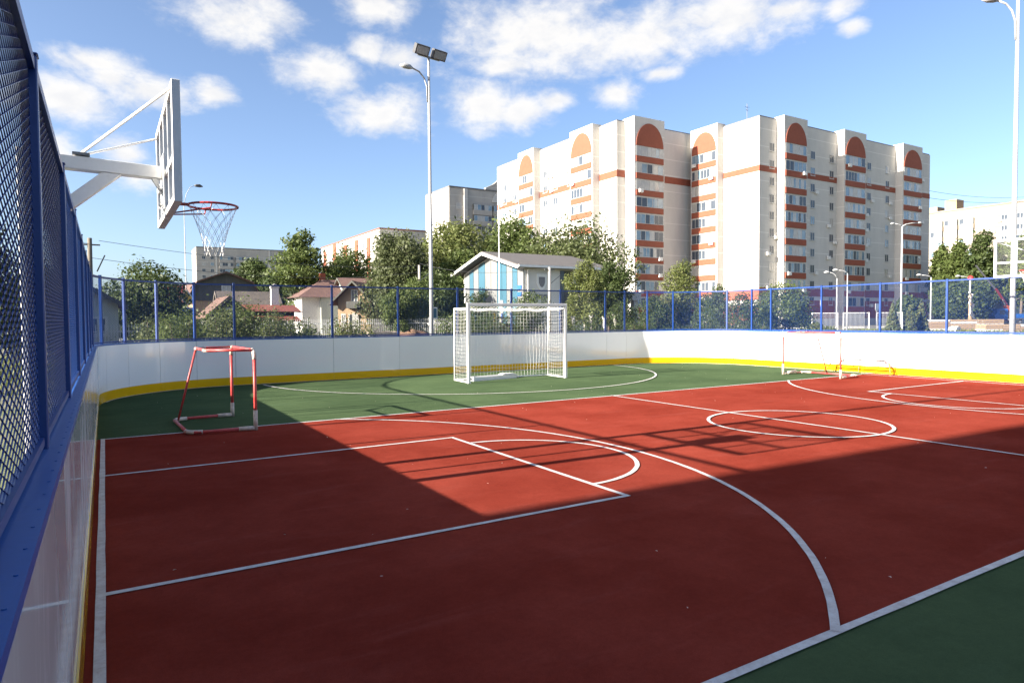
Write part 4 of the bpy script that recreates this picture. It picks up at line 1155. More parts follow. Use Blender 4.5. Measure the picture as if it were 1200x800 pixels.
def tree(label, x, y, h, w, kind='mid', form='round', leaf=.11, n=5000, seed=0, name='broadleaf_tree', bark=None, group=None, low=.18):
    w *= {'round': 1.22, 'willow': 1.35, 'column': 1.25, 'shrub': 1.35}.get(form, 1.15); n = int(n*2.1); leaf *= .88
    if form == 'shrub': h *= 1.42; n = int(n*1.3)
    rs = np.random.RandomState(seed+17); rr = random.Random(seed)
    t = thing(name, label, 'tree' if 'shrub' not in name else 'shrub', (x, y, -.05), group)
    bark = bark or M_BARK
    cen, rad = [], []; tk = MB(); r0 = max(.03, h*.016)
    if form == 'round':
        top = h*.62
        pts = [(0, 0, 0), (rr.uniform(-.1, .1)*w*.3, rr.uniform(-.1, .1)*w*.3, h*.3), (rr.uniform(-.1, .1)*w, rr.uniform(-.1, .1)*w, top)]
        tk.path(pts, [r0, r0*.75, r0*.4], 8)
        nl = 13
        for i in range(nl):
            a = 2.4*i+rr.uniform(-.4, .4); f = (i+.5)/nl; zc = h*(low+.10+(.80-low)*f)
            env = math.sin(PI*min(.97, .20+.74*f))**.65
            rd = w*.5*env*rr.uniform(.42, .80) if i < nl-1 else 0
            c = (math.cos(a)*rd, math.sin(a)*rd, min(zc, h*.88))
            q = w*rr.uniform(.15, .26)
            cen.append(c); rad.append((q, q, q*rr.uniform(.75, 1.15)))
            b0 = Vector(pts[1]).lerp(Vector(pts[2]), min(1, max(0, f-.15)))
            tk.path([b0, (b0+Vector(c))/2+Vector((0, 0, -.05*h)), Vector(c)], [r0*.4, r0*.28, r0*.10], 5)
        cen.append((0, 0, h*.55)); rad.append((w*.30, w*.30, h*.26))
    elif form == 'column':
        tk.path([(0, 0, 0), (0, 0, h*.5), (0, 0, h*.93)], [r0, r0*.6, r0*.1], 7)
        for i in range(14):
            f = i/13; z = h*(low+(.93-low)*f); q = w*.5*(math.sin(PI*min(.90, .16+.78*f))**.55)*rr.uniform(.75, 1.1)
            a = 2.4*i; o = q*.35
            cen.append((math.cos(a)*o, math.sin(a)*o, z)); rad.append((q*.75, q*.75, h*.085))
            tk.path([(0, 0, max(.1, z-h*.12)), (math.cos(a)*q*.8, math.sin(a)*q*.8, z)], [r0*.3, r0*.08], 4)
    elif form == 'cone':
        tk.path([(0, 0, 0), (0, 0, h*.98)], [r0, r0*.15], 7)
        for i in range(16):
            f = i/15; z = h*(.10+.86*f); q = w*.5*(1-f)**.85+.04*w
            for k_ in range(4):
                a = 1.57*k_+.7*i+rr.uniform(-.3, .3)
                cen.append((math.cos(a)*q*.6, math.sin(a)*q*.6, z-q*.12)); rad.append((q*.42, q*.42, h*.045))
    elif form == 'shrub':
        for i in range(9):
            a = 2.4*i+rr.uniform(-.4, .4); f = rr.random(); rd = w*.5*rr.uniform(.15, .85)
            hh = h*rr.uniform(.6, 1.0)*(1-.35*(rd/(w*.5))**2)
            c = (math.cos(a)*rd, math.sin(a)*rd, hh*.62)
            tk.path([(c[0]*.15, c[1]*.15, 0), (c[0]*.6, c[1]*.6, hh*.4), (c[0], c[1], hh*.85)], [r0*.6, r0*.45, r0*.15], 5)
            q = w*rr.uniform(.15, .24)
            cen.append(c); rad.append((q, q, hh*.36))
    elif form == 'willow':
        tk.path([(0, 0, 0), (w*.03, 0, h*.28), (w*.02, w*.03, h*.6)], [r0*1.3, r0, r0*.5], 8)
        for i in range(18):
            a = 2.4*i+rr.uniform(-.4, .4); f = (i+.5)/18; zc = h*(.25+.62*f); env = math.sin(PI*min(.95, .28+.64*f))**.6
            rd = w*.5*env*rr.uniform(.35, .85); c = (math.cos(a)*rd, math.sin(a)*rd, zc); q = w*rr.uniform(.13, .22)
            cen.append(c); rad.append((q, q, q*1.25))
            tk.path([(0, 0, h*.35), (c[0]*.5, c[1]*.5, zc*.9), c], [r0*.5, r0*.3, r0*.1], 5)
    tk.build('trunk', bark, t, False, True)
    v = leaf_cloud(cen, rad, n, leaf, rs, 1.2 if form == 'willow' else .3, .35 if form in ('shrub', 'column', 'cone') else .45)
    v[:, 2] = np.maximum(v[:, 2], .03)
    foliage_object('crown', v, LEAF[kind], t)
    return t


TR = 'trees beyond the court'
SH = 'shrubs along the far fence'
TREES = [
    # label, x, y, h, w, leaf kind, form, leaf size, count
    ('dark bushy tree beside the grey shed at the left end of the far fence', 1.9, 34.9, 4.4, 4.2, 'dark', 'round', .10, 10000),
    ('tall light green tree with pointed top left of the long red edged block', 22.7, 85.6, 13.9, 7.4, 'mid', 'column', .24, 6000),
    ('dark tree standing before the distant panel block', 20.3, 104.6, 11.6, 6.4, 'dark', 'round', .26, 4500),
    ('broad silvery willow just left of the tall floodlight pole', 26.9, 60.6, 11.2, 6.7, 'silver', 'willow', .17, 13000),
    ('mid green willow standing behind the beige house', 31.2, 89.7, 12.6, 7.0, 'mid', 'willow', .19, 7000),
    ('leafy tree with pale highlights right of the floodlight pole', 35.3, 63.8, 13.2, 9.4, 'pale', 'round', .20, 11000),
    ('dark round tree whose top shows above the striped hall ridge', 46.5, 68.7, 15.0, 10.0, 'mid', 'round', .22, 11000),
    ('broad sunlit willow behind the right end of the striped hall', 50.6, 59.6, 12.8, 11.5, 'olive', 'willow', .19, 13000),
    ('slender light green birch hiding the right end of the striped hall', 23.6, 23.9, 5.2, 2.4, 'pale', 'round', .062, 8000),
    ('dark narrow tree close behind the slender birch', 29.9, 29.4, 6.0, 2.5, 'dark', 'round', .075, 6000),
    ('small loose tree in front of the blue striped gable', 14.95, 20.8, 3.1, 1.6, 'dark', 'column', .048, 3600),
    ('small leafy tree under the emblem of the striped hall', 18.1, 21.2, 3.25, 1.8, 'mid', 'round', .050, 3600),
    ('pale green tree right of the beige house', 15.9, 33.2, 3.9, 2.0, 'mid', 'round', .075, 4800),
    ('green tree close left of the floodlight pole foot', 17.6, 34.4, 4.4, 2.4, 'mid', 'round', .075, 4800),
    ('light green tree in front of the recess between the two wings', 37.0, 29.7, 6.0, 3.0, 'pale', 'column', .080, 5200),
    ('small dark tree left of the entrance annex', 22.7, 19.6, 2.65, 1.6, 'dark', 'round', .052, 3200),
    ('small dark tree hiding the foot of the entrance annex', 26.8, 21.7, 3.0, 1.9, 'dark', 'round', .058, 3400),
    ('small dark tree under the sunlit balcony stack', 34.7, 23.9, 3.9, 1.9, 'dark', 'round', .066, 3600),
    ('small round tree standing before the brick base of the right wing', 32.8, 20.4, 3.1, 1.9, 'dark', 'round', .060, 3400),
    ('wide bushy tree in front of the first shaded balcony stack', 36.8, 20.5, 3.75, 3.5, 'mid', 'round', .068, 6500),
    ('small tree between the light green tree and the balcony stack tree', 37.2, 27.2, 3.4, 2.1, 'dark', 'round', .070, 3200),
    ('small twiggy tree left of the wide bushy tree', 37.3, 22.4, 2.9, 1.6, 'dark', 'column', .066, 2600),
    ('young fir left of the thin street lamp at the right', 58.6, 25.7, 3.0, 1.15, 'fir', 'cone', .085, 3000),
    ('young fir just right of the thin street lamp at the right', 60.0, 25.0, 2.7, 1.0, 'fir', 'cone', .085, 2600),
    ('bushy young fir furthest right in the row of three', 61.9, 25.0, 3.2, 1.15, 'fir', 'cone', .09, 3000),
    ('sunlit poplar next to the right wing of the block', 144.3, 63.4, 16.0, 4.6, 'mid', 'column', .34, 3800),
    ('second sunlit poplar from the right wing of the block', 142.9, 59.5, 16.3, 5.2, 'mid', 'column', .34, 3800),
    ('dark tall poplar above the crane boom', 141.8, 55.1, 17.5, 5.9, 'dark', 'column', .34, 4600),
    ('light poplar right of the dark poplar', 151.9, 56.4, 16.1, 4.6, 'mid', 'column', .34, 3800),
    ('poplar cut off by the right edge of the picture', 142.2, 48.7, 16.3, 6.5, 'mid', 'round', .34, 4200),
    ('low spreading tree behind the pale carved post', 130.7, 53.9, 6.9, 7.9, 'dark', 'round', .30, 5600),
    ('low tree at the foot of the right wing beside the far lamp', 118.5, 56.2, 5.2, 3.2, 'dark', 'round', .30, 4000),
    ('dark tree seen through the left fence mesh', -3.7, 18.8, 5.0, 3.6, 'dark', 'round', .09, 6500),
    ('small tree seen through the left fence beside the utility pole', -2.2, 25.4, 4.3, 2.2, 'dark', 'round', .085, 3500),
    ('tree filling the gap between the white house and the long block', 29.5, 90, 9.8, 6.5, 'mid', 'round', .26, 4500),
    ('dark tree behind the white rounded chimney', 15.2, 69, 6.8, 3.2, 'dark', 'round', .19, 4500),
    ('leafy tree close behind the striped hall roof', 42.5, 50.5, 9.8, 6.4, 'olive', 'round', .17, 7500),
    ('green tree close behind the left eave of the striped hall', 33.5, 58.4, 9.0, 5.6, 'mid', 'round', .18, 6500),
    ('dark green tree left of the striped hall', 26.3, 50.0, 6.0, 4.6, 'dark', 'round', .14, 6500),
]
for i, (lab, x, y, h, w, kd, fm, lf_, n) in enumerate(TREES):
    nm = 'willow_tree' if fm == 'willow' else 'poplar_tree' if 'poplar' in lab else 'fir_tree' if fm == 'cone' else 'birch_tree' if 'slender light green birch' in lab else 'broadleaf_tree'
    tree(lab, x, y, h, w, kd, fm, lf_, n, i*3+1, nm, M_BIRCH if nm == 'birch_tree' else None, TR, low=.10 if h < 5 else .16)
SHRUBS = [
    ('low shrub beside the pale fence post at the left', .75, 17.6, 1.25, 1.0, 'mid', 1500), ('second shrub from the left along the far fence', 1.3, 16.2, 1.6, 1.3, 'olive', 1900),
    ('third shrub from the left, below the road signs', 1.95, 14.8, 1.85, 1.5, 'mid', 2600), ('tall shrub hiding the foot of the mansard house', 2.7, 16.1, 1.95, 1.6, 'mid', 2600),
    ('pale shrub under the small timber shed', 3.0, 13.6, 1.7, 1.3, 'olive', 2400), ('shrub under the right side of the timber shed', 3.75, 14.8, 1.9, 1.5, 'mid', 2600),
    ('shrub below the orange roof', 4.2, 13.5, 1.75, 1.4, 'olive', 2400), ('shrub right of the orange roof', 4.9, 14.2, 1.6, 1.3, 'mid', 2000),
    ('low shrub before the picket fence left of the white house', 5.6, 14.9, 1.4, 1.2, 'pale', 1800), ('wispy yellow green weeds below the beige house', 7.5, 17.3, 1.45, 1.6, 'pale', 1500),
    ('low weedy shrub right of the beige house', 8.7, 18.8, 1.3, 1.4, 'pale', 1300), ('small round shrub by the white barrier at the right', 54.9, 30.2, .9, 2.0, 'pale', 1300),
    ('low dark shrub under the slender birch', 18.4, 17.0, 1.6, 1.8, 'dark', 1900), ('low dark shrub behind the goal net', 13.1, 15.6, 1.75, 2.2, 'dark', 2400),
    ('low dark shrub behind the left half of the goal net', 11.3, 15.2, 1.8, 2.0, 'mid', 2400), ('low shrub right of the goal behind the far boards', 21.3, 16.6, 1.5, 1.8, 'dark', 1900),
    ('low shrub at the far right corner of the boards', 25.5, 17.2, 1.6, 2.2, 'dark', 2000), ('low shrub under the small round tree', 30.5, 18.0, 1.5, 2.2, 'dark', 2000),
    ('small yellow green shrub in front of the wire fence panels', 60.2, 34.2, .9, 1.8, 'pale', 1100),
]
for i, (lab, x, y, h, w, kd, n) in enumerate(SHRUBS):
    tree(lab, x, y, h, w, kd, 'shrub', .040 if y < 25 else .08, n, 400+i, 'shrub', None, SH if y < 25 else None)
# belt of woodland closing the horizon
rs = np.random.RandomState(77); cen = []; rad = []
for a in np.arange(-178, 180, 1.6):
    d = 420+60*math.sin(a*.11)+rs.uniform(-30, 30); q = rs.uniform(6, 11)
    cen.append((d*math.cos(R(a)), d*math.sin(R(a)), q*.55)); rad.append((q*1.3, q*1.3, q*.7))
wv = leaf_cloud(cen, rad, 26000, 1.3, rs)
wv[:, 2] = np.maximum(wv[:, 2], 0)
wood = stuff(foliage_object('distant_woodland', wv, LEAF['dark'], None)); wood['label'] = 'belt of far off woodland along the horizon'; wood['category'] = 'woodland'
# grass tufts outside the boards
rs = np.random.RandomState(5); n = 26000
gx = np.concatenate([rs.uniform(-6, 30, 12000), rs.uniform(20, 100, 14000)]); gy = np.concatenate([rs.uniform(12.4, 32, 12000), rs.uniform(8, 40, 14000)])
keep = ~((gx < 19.6) & (gy < 12.3)); gx, gy = gx[keep], gy[keep]; n = len(gx)
hh = rs.uniform(.08, .30, n)*np.where(gy > 12, 1, .8); an = rs.uniform(0, 2*PI, n); ww = .02+.05*rs.random(n)+.0008*gx
bx, by = np.cos(an)*ww, np.sin(an)*ww; lx, ly = rs.normal(size=n)*hh*.35, rs.normal(size=n)*hh*.35
z0 = np.full(n, -.055)
gv = np.stack([np.stack([gx-bx, gy-by, z0], 1), np.stack([gx+bx, gy+by, z0], 1), np.stack([gx+lx+bx*.2, gy+ly+by*.2, z0+hh], 1), np.stack([gx+lx-bx*.2, gy+ly-by*.2, z0+hh], 1)], 1).reshape(-1, 3)
gr = stuff(foliage_object('grass', gv, LEAF['pale'], None)); gr['label'] = 'rough grass growing outside the boards'; gr['category'] = 'grass'

# ------------------------------------------------------------------ street furniture and small things outside


def street_lamp(label, x, y, h, arms, r=.06, head=M_POLE, dark=False):
    t = thing('street_lamp', label, 'street lamp', (x, y, -.05), 'street lamps beyond the court')
    MB().path([(0, 0, 0), (0, 0, h*.4), (0, 0, h)], [r, r*.8, r*.6], 8).build('pole', M_POLE, t, False, True)
    for ang, ln, rise in arms:
        d = Vector((math.cos(ang), math.sin(ang), 0))
        pts = [Vector((0, 0, h-.02)), d*ln*.25+Vector((0, 0, h+rise*.55)), d*ln*.6+Vector((0, 0, h+rise*.9)), d*ln+Vector((0, 0, h+rise))]
        MB().path(pts, r*.5, 6).build('arm', M_POLE, t, False, True)
        e = pts[-1]
        MB().path([e, e+d*.15+Vector((0, 0, .04)), e+d*.45+Vector((0, 0, .05)), e+d*.7], [.06, .13, .15, .05], 8).build('lamp_head', M_DARK if dark else head, t, False, True)
    return t


street_lamp('tall thin street lamp with curved arm rising behind the basketball rim', 6.4, 60.4, 12.3, [(R(5), .9, 1.7)], .055, dark=True)
street_lamp('tall double armed street lamp before the right wing of the block', 97.4, 45.9, 14.5, [(R(-20), 2.6, .5), (R(160), 1.2, .3)], .16)
street_lamp('street lamp with arm to the left, nearer of the pair at the block entrance', 76.3, 40.9, 6.9, [(R(150), 1.1, .35)], .09)
street_lamp('street lamp with bent arm, left of the pair at the block entrance', 75.3, 41.6, 6.3, [(R(150), .9, .7)], .09)
street_lamp('street lamp right of the three young firs', 95.4, 40.9, 6.9, [(R(150), 1.3, .3)], .11)
street_lamp('street lamp left of the orange crane boom', 107.3, 41.5, 7.0, [(R(150), 1.4, .4)], .11)
lp = thing('thin_pole', 'thin grey pole before the dark small trees under the balcony stack', 'pole', (47.0, 35.2, -.05))
MB().path([(0, 0, 0), (0, 0, 4.5)], [.07, .05], 8).build('shaft', M_POLE, lp, False, True); MB().tube((0, 0, 4.5), (0, 0, 4.6), .07, 8).build('cap', M_GREY, lp, False)
lp = thing('thin_pole', 'tall thin white mast in front of the striped gable', 'pole', (15.3, 19.5, -.05))
MB().path([(0, 0, 0), (0, 0, 7.1)], [.035, .016], 8).build('shaft', M_WHITE, lp, False, True); MB().tube((0, 0, 7.1), (0, 0, 7.16), .03, 8).build('cap', M_GREY, lp, False)
lp = thing('utility_pole', 'pale concrete utility pole with side brace before the dark panel of the striped hall', 'pole', (22.9, 26.5, -.05))
MB().path([(0, 0, 0), (0, 0, 4.8)], [.11, .08], 8).build('shaft', M_CPOLE, lp, False, True)
MB().tube((.05, 0, 3.8), (.75, -.1, 4.35), .02, 6).build('bracket', M_GREY, lp, False, True); MB().bar((-.35, 0, 4.65), (.35, 0, 4.65), .05, .05).build('cross_arm', M_GREY, lp, False)
lp = thing('utility_pole', 'dark wooden utility pole beyond the left fence corner', 'pole', (-.5, 29.1, -.05))
MB().path([(0, 0, 0), (.05, 0, 5.5)], [.13, .09], 8).build('shaft', M_WOODPOLE, lp, False, True)
MB().tube((.3, 0, 4.0), (.62, 0, 4.75), .03, 6).build('side_spur', M_WOODPOLE, lp, False, True); MB().bar((-.3, 0, 5.2), (.45, 0, 5.2), .06, .06).build('cross_arm', M_WOODPOLE, lp, False)
lp = thing('utility_pole', 'pale braced utility pole in front of the willow', 'pole', (22.3, 44.5, -.05))
MB().path([(0, 0, 0), (0, 0, 6.2)], [.15, .10], 8).build('shaft', M_CPOLE, lp, False, True)
MB().tube((-1.3, -.3, 0), (-.05, -.02, 5.0), .08, 8).build('brace', M_CPOLE, lp, False, True); MB().tube((.1, 0, 4.9), (1.0, 0, 5.7), .03, 6).build('bracket', M_GREY, lp, False, True)
WR = 'overhead wires'
def sagwire(label, a, b, sag_, r=.012):
    a, b = Vector(a), Vector(b)
    pts = [a.lerp(b, k_/20)-Vector((0, 0, sag_*4*(k_/20)*(1-k_/20))) for k_ in range(21)]
    o = MB().wire(pts, r).build('overhead_wire', M_DARK, None); tag(o, label, 'wire', WR)
sagwire('upper overhead wire running from the dark wooden pole to the braced pole', (-.1, 29.1, 5.35), (22.3, 44.5, 6.1), .5)
sagwire('lower overhead wire running from the dark wooden pole to the braced pole', (-.7, 29.1, 4.6), (22.3, 44.5, 5.6), .7)
sagwire('overhead wire from the braced pole to the concrete pole by the striped hall', (22.3, 44.5, 6.3), (22.9, 26.5, 4.7), .5)
sagwire('overhead wire from the dark wooden pole out to the left', (-.5, 29.1, 5.2), (-22, 12, 6.2), .4)
sagwire('higher wire crossing the sky at the far right', (149, 80, 33), (201, 68, 31.5), 2.0, .05)
sagwire('lower wire crossing the sky at the far right', (149, 80, 31), (201, 60, 30.9), 3.0, .05)

# picket fences
def picket_fence(label, a, b, h, step, w=.03):
    t = thing('picket_fence', label, 'fence', (a[0], a[1], -.05), 'grey picket fences beyond the bushes')
    A_, B_ = Vector((*a, 0)), Vector((*b, 0)); L = (B_-A_).length; d = (B_-A_)/L; n = int(L/step); ang = math.atan2(d.y, d.x)
    me = MB().box(-w/2, w/2, -.008, .008, .08, h-.05).add([(-w/2, -.008, h-.0499), (w/2, -.008, h-.0499), (w/2, .008, h-.0499), (-w/2, .008, h-.0499), (0, 0, h)], [(0, 1, 4), (1, 2, 4), (2, 3, 4), (3, 0, 4)]).mesh('picket', M_PICKET)
    for i in range(n+1): link('picket', me, t, tuple(d*(i*step)), ang)
    nn = Vector((-d.y, d.x, 0))*.03
    for z in (.35, h-.3): MB().bar(nn+Vector((0, 0, z)), nn+d*L+Vector((0, 0, z)), .03, .05).build('rail', M_PICKET, t, False)
    k_ = 0.0
    while k_ <= L+.01:
        MB().box(-.03, .03, -.03, .03, 0, h+.05).build('post', M_PICKET, t, False).location = tuple(d*k_+nn*2.2)
        k_ += 2.5
    return t


picket_fence('grey metal picket fence at the left before the parked car', (-2.5, 24.6), (7.5, 27.4), 1.62, .11)
picket_fence('grey metal picket fence below the white and beige houses', (8.6, 36.6), (20.2, 30.6), 1.8, .125)
cp = thing('fence_post', 'pale thick concrete post standing before the left picket fence', 'post', (.62, 19.3, -.05))
MB().prism([(-.055, 0), (.055, 0), (.045, 1.95), (-.045, 1.95)], 'y', -.05, .05).build('shaft', M_CPOLE, cp, False); MB().box(-.05, .05, -.055, .055, 1.951, 1.99).build('cap', M_CONC, cp, False)
cp = thing('fence_post', 'pale thick concrete post below the balcony of the beige house', 'post', (9.4, 22.6, -.05))
MB().prism([(-.08, 0), (.08, 0), (.06, 1.92), (-.06, 1.92)], 'y', -.06, .06).build('shaft', M_CPOLE, cp, False); MB().box(-.065, .065, -.065, .065, 1.921, 1.97).build('cap', M_CONC, cp, False)
# road signs
sg = thing('road_sign', 'diamond road sign above a blue square sign on one post at the left', 'road sign', (4.3, 37.8, -.05))
MB().tube((0, 0, 0), (0, 0, 3.6), .035, 8).build('post', M_GREY, sg, False, True)
dm = MB().prism([(0, 2.62), (.33, 3.12), (0, 3.62), (-.33, 3.12)], 'y', -.06, -.045).build('diamond_plate', M_WHITE, sg, False)
MB().prism([(0, 2.74), (.24, 3.12), (0, 3.50), (-.24, 3.12)], 'y', -.066, -.0605).build('diamond_face', M_SIGNY, dm, False)
sq_ = MB().box(-.36, .36, -.06, -.045, 1.75, 2.55).build('square_plate', M_WHITE, sg, False)
MB().box(-.32, .32, -.066, -.0605, 1.79, 2.51).build('square_face', M_SIGNB, sq_, False)
MB().prism([(-.18, 1.88), (.18, 1.88), (0, 2.34)], 'y', -.072, -.0665).build('white_triangle', M_WHITE, sq_, False)
sg = thing('road_sign', 'small blue and white sign beside the floodlight pole foot', 'road sign', (16.9, 30.0, -.05))
MB().tube((0, 0, 0), (0, 0, 2.3), .03, 8).build('post', M_GREY, sg, False, True); pl = MB().box(-.2, .2, -.05, -.035, 1.75, 2.45).build('plate', M_WHITE, sg, False); MB().box(-.15, .15, -.056, -.0505, 1.82, 2.38).build('face', M_CYAN, pl, False)
for lab, x, y, z in (('white notice board on a post in front of the right wing entrance', 59.4, 27.6, 2.85), ('smaller white notice on a post left of the street lamp pair', 55.1, 30.2, 3.2)):
    sg = thing('notice_sign', lab, 'sign', (x, y, -.05)); MB().tube((0, 0, 0), (0, 0, z-.3), .035, 8).build('post', M_GREY, sg, False, True)
    k_ = .27 if z < 3 else .16
    MB().prism([(-k_, z), (k_, z), (k_, z-.5), (k_*.6, z-.68), (-k_*.6, z-.68), (-k_, z-.5)], 'y', -.05, -.035).build('plate', M_WHITE, sg, False)
# pollarded trunks right of the goal
for i, (x, y, h) in enumerate(((20.6, 20.9, 1.75), (21.3, 20.5, 1.8), (21.9, 20.1, 1.72), (22.5, 19.8, 1.85))):
    t = thing('pollarded_trunk', ['leftmost of four pale cut back trunks right of the goal', 'second of four pale cut back trunks right of the goal', 'third of four pale cut back trunks right of the goal', 'rightmost of four pale cut back trunks, leaning left'][i], 'tree trunk', (x, y, -.05), 'pale cut back trunks')
    le = (-.12, .03, -.05, -.22)[i]
    MB().path([(0, 0, 0), (le*.3, 0, h*.5), (le, 0, h)], [.09, .075, .085], 8).build('trunk', M_CPOLE, t, False, True)
    for s_ in (-1, 1): MB().path([(le*.9, 0, h*.92), (le+s_*.10, .02, h+.07)], [.05, .045], 6).build('limb_stub', M_CPOLE, t, False, True)

# parked car seen from behind
car = thing('parked_car', 'small white car parked behind the left picket fence', 'car', (.55, 36.2, -.05))
body = MB(); prof = [(-1.95, .30), (-1.98, .62), (-1.75, .80), (-1.05, .88), (-.45, .90), (1.35, .92), (1.85, .86), (1.98, .60), (1.95, .30)]
for s0, s1, ins in ((-.80, .80, 0),): body.prism([(p[0], p[1]) for p in prof], 'x', s0, s1)
bevel(body.build('body', M_WHITE, car, False), .06, 3)
cab = MB(); bt = [(-.95, .90), (1.45, .92)]; tp = [(-.35, 1.42), (1.0, 1.44)]
cab.add([(-.74, bt[0][0], bt[0][1]), (.74, bt[0][0], bt[0][1]), (.74, bt[1][0], bt[1][1]), (-.74, bt[1][0], bt[1][1]), (-.58, tp[0][0], tp[0][1]), (.58, tp[0][0], tp[0][1]), (.58, tp[1][0], tp[1][1]), (-.58, tp[1][0], tp[1][1])],
        [(0, 1, 5, 4), (1, 2, 6, 5), (2, 3, 7, 6), (3, 0, 4, 7)])
cab.build('windows', M_GLASS, car, False)
bevel(MB().box(-.60, .60, -.36, 1.02, 1.425, 1.475).build('roof', M_WHITE, car, False), .02, 2)
for sx, sy in ((-.59, -.36), (.59, -.36), (-.59, 1.0), (.59, 1.0)): MB().bar((sx, sy, 1.43), (sx*1.26, sy*1.45 if sy > 0 else -.95, .91), .05, .05).build('pillar', M_WHITE, car, False)
for sx in (-.76, .76):
    for sy in (-1.25, 1.2):
        w_ = MB().tube((sx-.09, sy, .31), (sx+.09, sy, .31), .31, 16).build('wheel', M_RUBBER, car, False); MB().tube((sx-.10, sy, .31), (sx+.10, sy, .31), .17, 12).build('rim', M_GREY, w_, False)
for sx in (-.55, .55): MB().box(sx-.16, sx+.16, -2.0, -1.96, .60, .74).build('headlight', M_LENS, car, False)
# white tub, soil heap, playground bits
tb = thing('white_tub', 'old white bathtub shaped trough lying behind the boards', 'tub', (10.7, 22.2, -.05))
MB().add([(-.55, -.3, .62), (.55, -.3, .62), (.55, .3, .62), (-.55, .3, .62), (-.75, -.4, 1.18), (.75, -.4, 1.18), (.75, .4, 1.18), (-.75, .4, 1.18), (-.62, -.28, 1.18), (.62, -.28, 1.18), (.62, .28, 1.18), (-.62, .28, 1.18), (-.45, -.2, .75), (.45, -.2, .75), (.45, .2, .75), (-.45, .2, .75)],
         [(3, 2, 1, 0), (0, 1, 5, 4), (1, 2, 6, 5), (2, 3, 7, 6), (3, 0, 4, 7), (4, 5, 9, 8), (5, 6, 10, 9), (6, 7, 11, 10), (7, 4, 8, 11), (8, 9, 13, 12), (9, 10, 14, 13), (10, 11, 15, 14), (11, 8, 12, 15), (12, 13, 14, 15)]).build('basin', M_TAPE, tb, False)
for sx in (-.4, .4): MB().box(sx-.06, sx+.06, -.2, .2, 0, .6195).build('trestle', M_WOOD, tb, False)
hp = MB(); rr_ = random.Random(8); N1, N2 = 14, 7
vs = []; fs = []
for j in range(N2+1):
    for i in range(N1): a = 2*PI*i/N1; q = math.cos(j/N2*PI/2); k_ = 1+.12*rr_.uniform(-1, 1); vs.append((12.6+1.5*q*math.cos(a)*k_, 23.4+.9*q*math.sin(a)*k_, -.06+1.18*math.sin(j/N2*PI/2)*k_))
for j in range(N2):
    for i in range(N1): fs.append((j*N1+i, j*N1+(i+1) % N1, (j+1)*N1+(i+1) % N1, (j+1)*N1+i))
o = hp.add(vs, fs).build('soil_heap', M_SOIL, None, True, True); tag(o, 'heap of brown soil left of the floodlight pole foot', 'heap')
pg = thing('playground_climber', 'red arched playground climber seen through the goal net', 'playground', (15.6, 21.2, -.05))
for k_ in range(4):
    MB().path([(-.35+.16*k_, .0, .2), (-.25+.16*k_, .1, 1.2), (-.10+.13*k_, .2, 1.75-.12*k_), (.15+.1*k_, .3, 1.2), (.2+.12*k_, .35, .2)], .035, 6).build('arch_bar', M_SIGNR, pg, False, True)
for x_, m_ in ((-.5, M_SIGNB), (.55, M_YEL), (.95, M_SIGNB), (1.5, M_YEL)): MB().tube((x_, .2, 0), (x_, .2, 2.0), .045, 8).build('post', m_, pg, False, True)
MB().bar((.55, .2, 1.75), (1.5, .2, 1.75), .04, .06).build('beam', M_YEL, pg, False)
bn = thing('playground_bench', 'orange bench standing beyond the goal net', 'bench', (17.2, 21.4, -.05))
MB().box(-.75, .75, -.18, .18, 1.0, 1.06).build('seat', M_CRANE, bn, False); MB().box(-.75, .75, .15, .19, 1.15, 1.45).build('backrest', M_CRANE, bn, False)
for sx in (-.6, .6): MB().box(sx-.03, sx+.03, -.15, .15, 0, .999).build('leg', M_GREY, bn, False); MB().box(sx-.02, sx+.02, .145, .149, 1.061, 1.45).build('bracket', M_GREY, bn, False)

# right hand yard: slabs, carved post, truck crane, wire fence panels
SL = 'stacks of pale boards in the yard'
for lab, cx, cy, L_, n_, z_ in (('long stack of pale boards left of the floodlight pole at the right', 82.5, 31.4, 9.0, 5, 0), ('shorter stack of pale boards lying in front of the long stack', 80.6, 26.0, 5.4, 3, 0)):
    t = thing('board_stack', lab, 'board stack', (cx, cy, -.05), SL, R(-32))
    for k_ in range(n_):
        for s_ in range(3):
            x_ = -L_/2+s_*L_/3
            MB().box(x_+.02*k_, x_+L_/3-.05, -.8+.03*(k_ % 2), .8, .06+.25*k_, .27+.25*k_).build('board', M_WOOD if (k_+s_) % 4 else M_CONC, t, False)
    for s_ in (-.35, .35): MB().box(s_*L_-.06, s_*L_+.06, -.75, .75, 0, .059).build('bearer', M_TIMBER, t, False)
for lab, x, y, sx, sz in (('white rubble block left of the long board stack', 77.6, 33.2, .9, .7), ('white rubble block before the long board stack', 79.3, 30.4, .6, .5)):
    o = MB().prism([(x-sx, -.05), (x+sx, -.05), (x+sx*.8, sz*.8), (x+.1, sz), (x-sx*.7, sz*.7)], 'y', y-.4, y+.4).build('rubble_block', M_WPLASTER, None); tag(o, lab, 'rubble', 'white rubble blocks')
cv = thing('carved_post', 'pale post of crossed planks with a small red lantern on top in the yard', 'sculpture', (88.8, 33.1, -.05))
MB().path([(0, 0, 0), (0, 0, 2.4), (-.1, 0, 4.2)], [.25, .22, .12], 7).build('stem', M_WOOD, cv, False, True)
rr_ = random.Random(4)
for k_ in range(11):
    z = 1.6+.26*k_; a = rr_.uniform(-.9, .9); L_ = rr_.uniform(.5, 1.1)
    MB().bar((-L_*math.cos(a), -.2, z-L_*math.sin(a)), (L_*math.cos(a), -.2+.04*k_, z+L_*math.sin(a)), .10, .16).build('plank', M_TAPE if k_ % 2 else M_WPLASTER, cv, False)
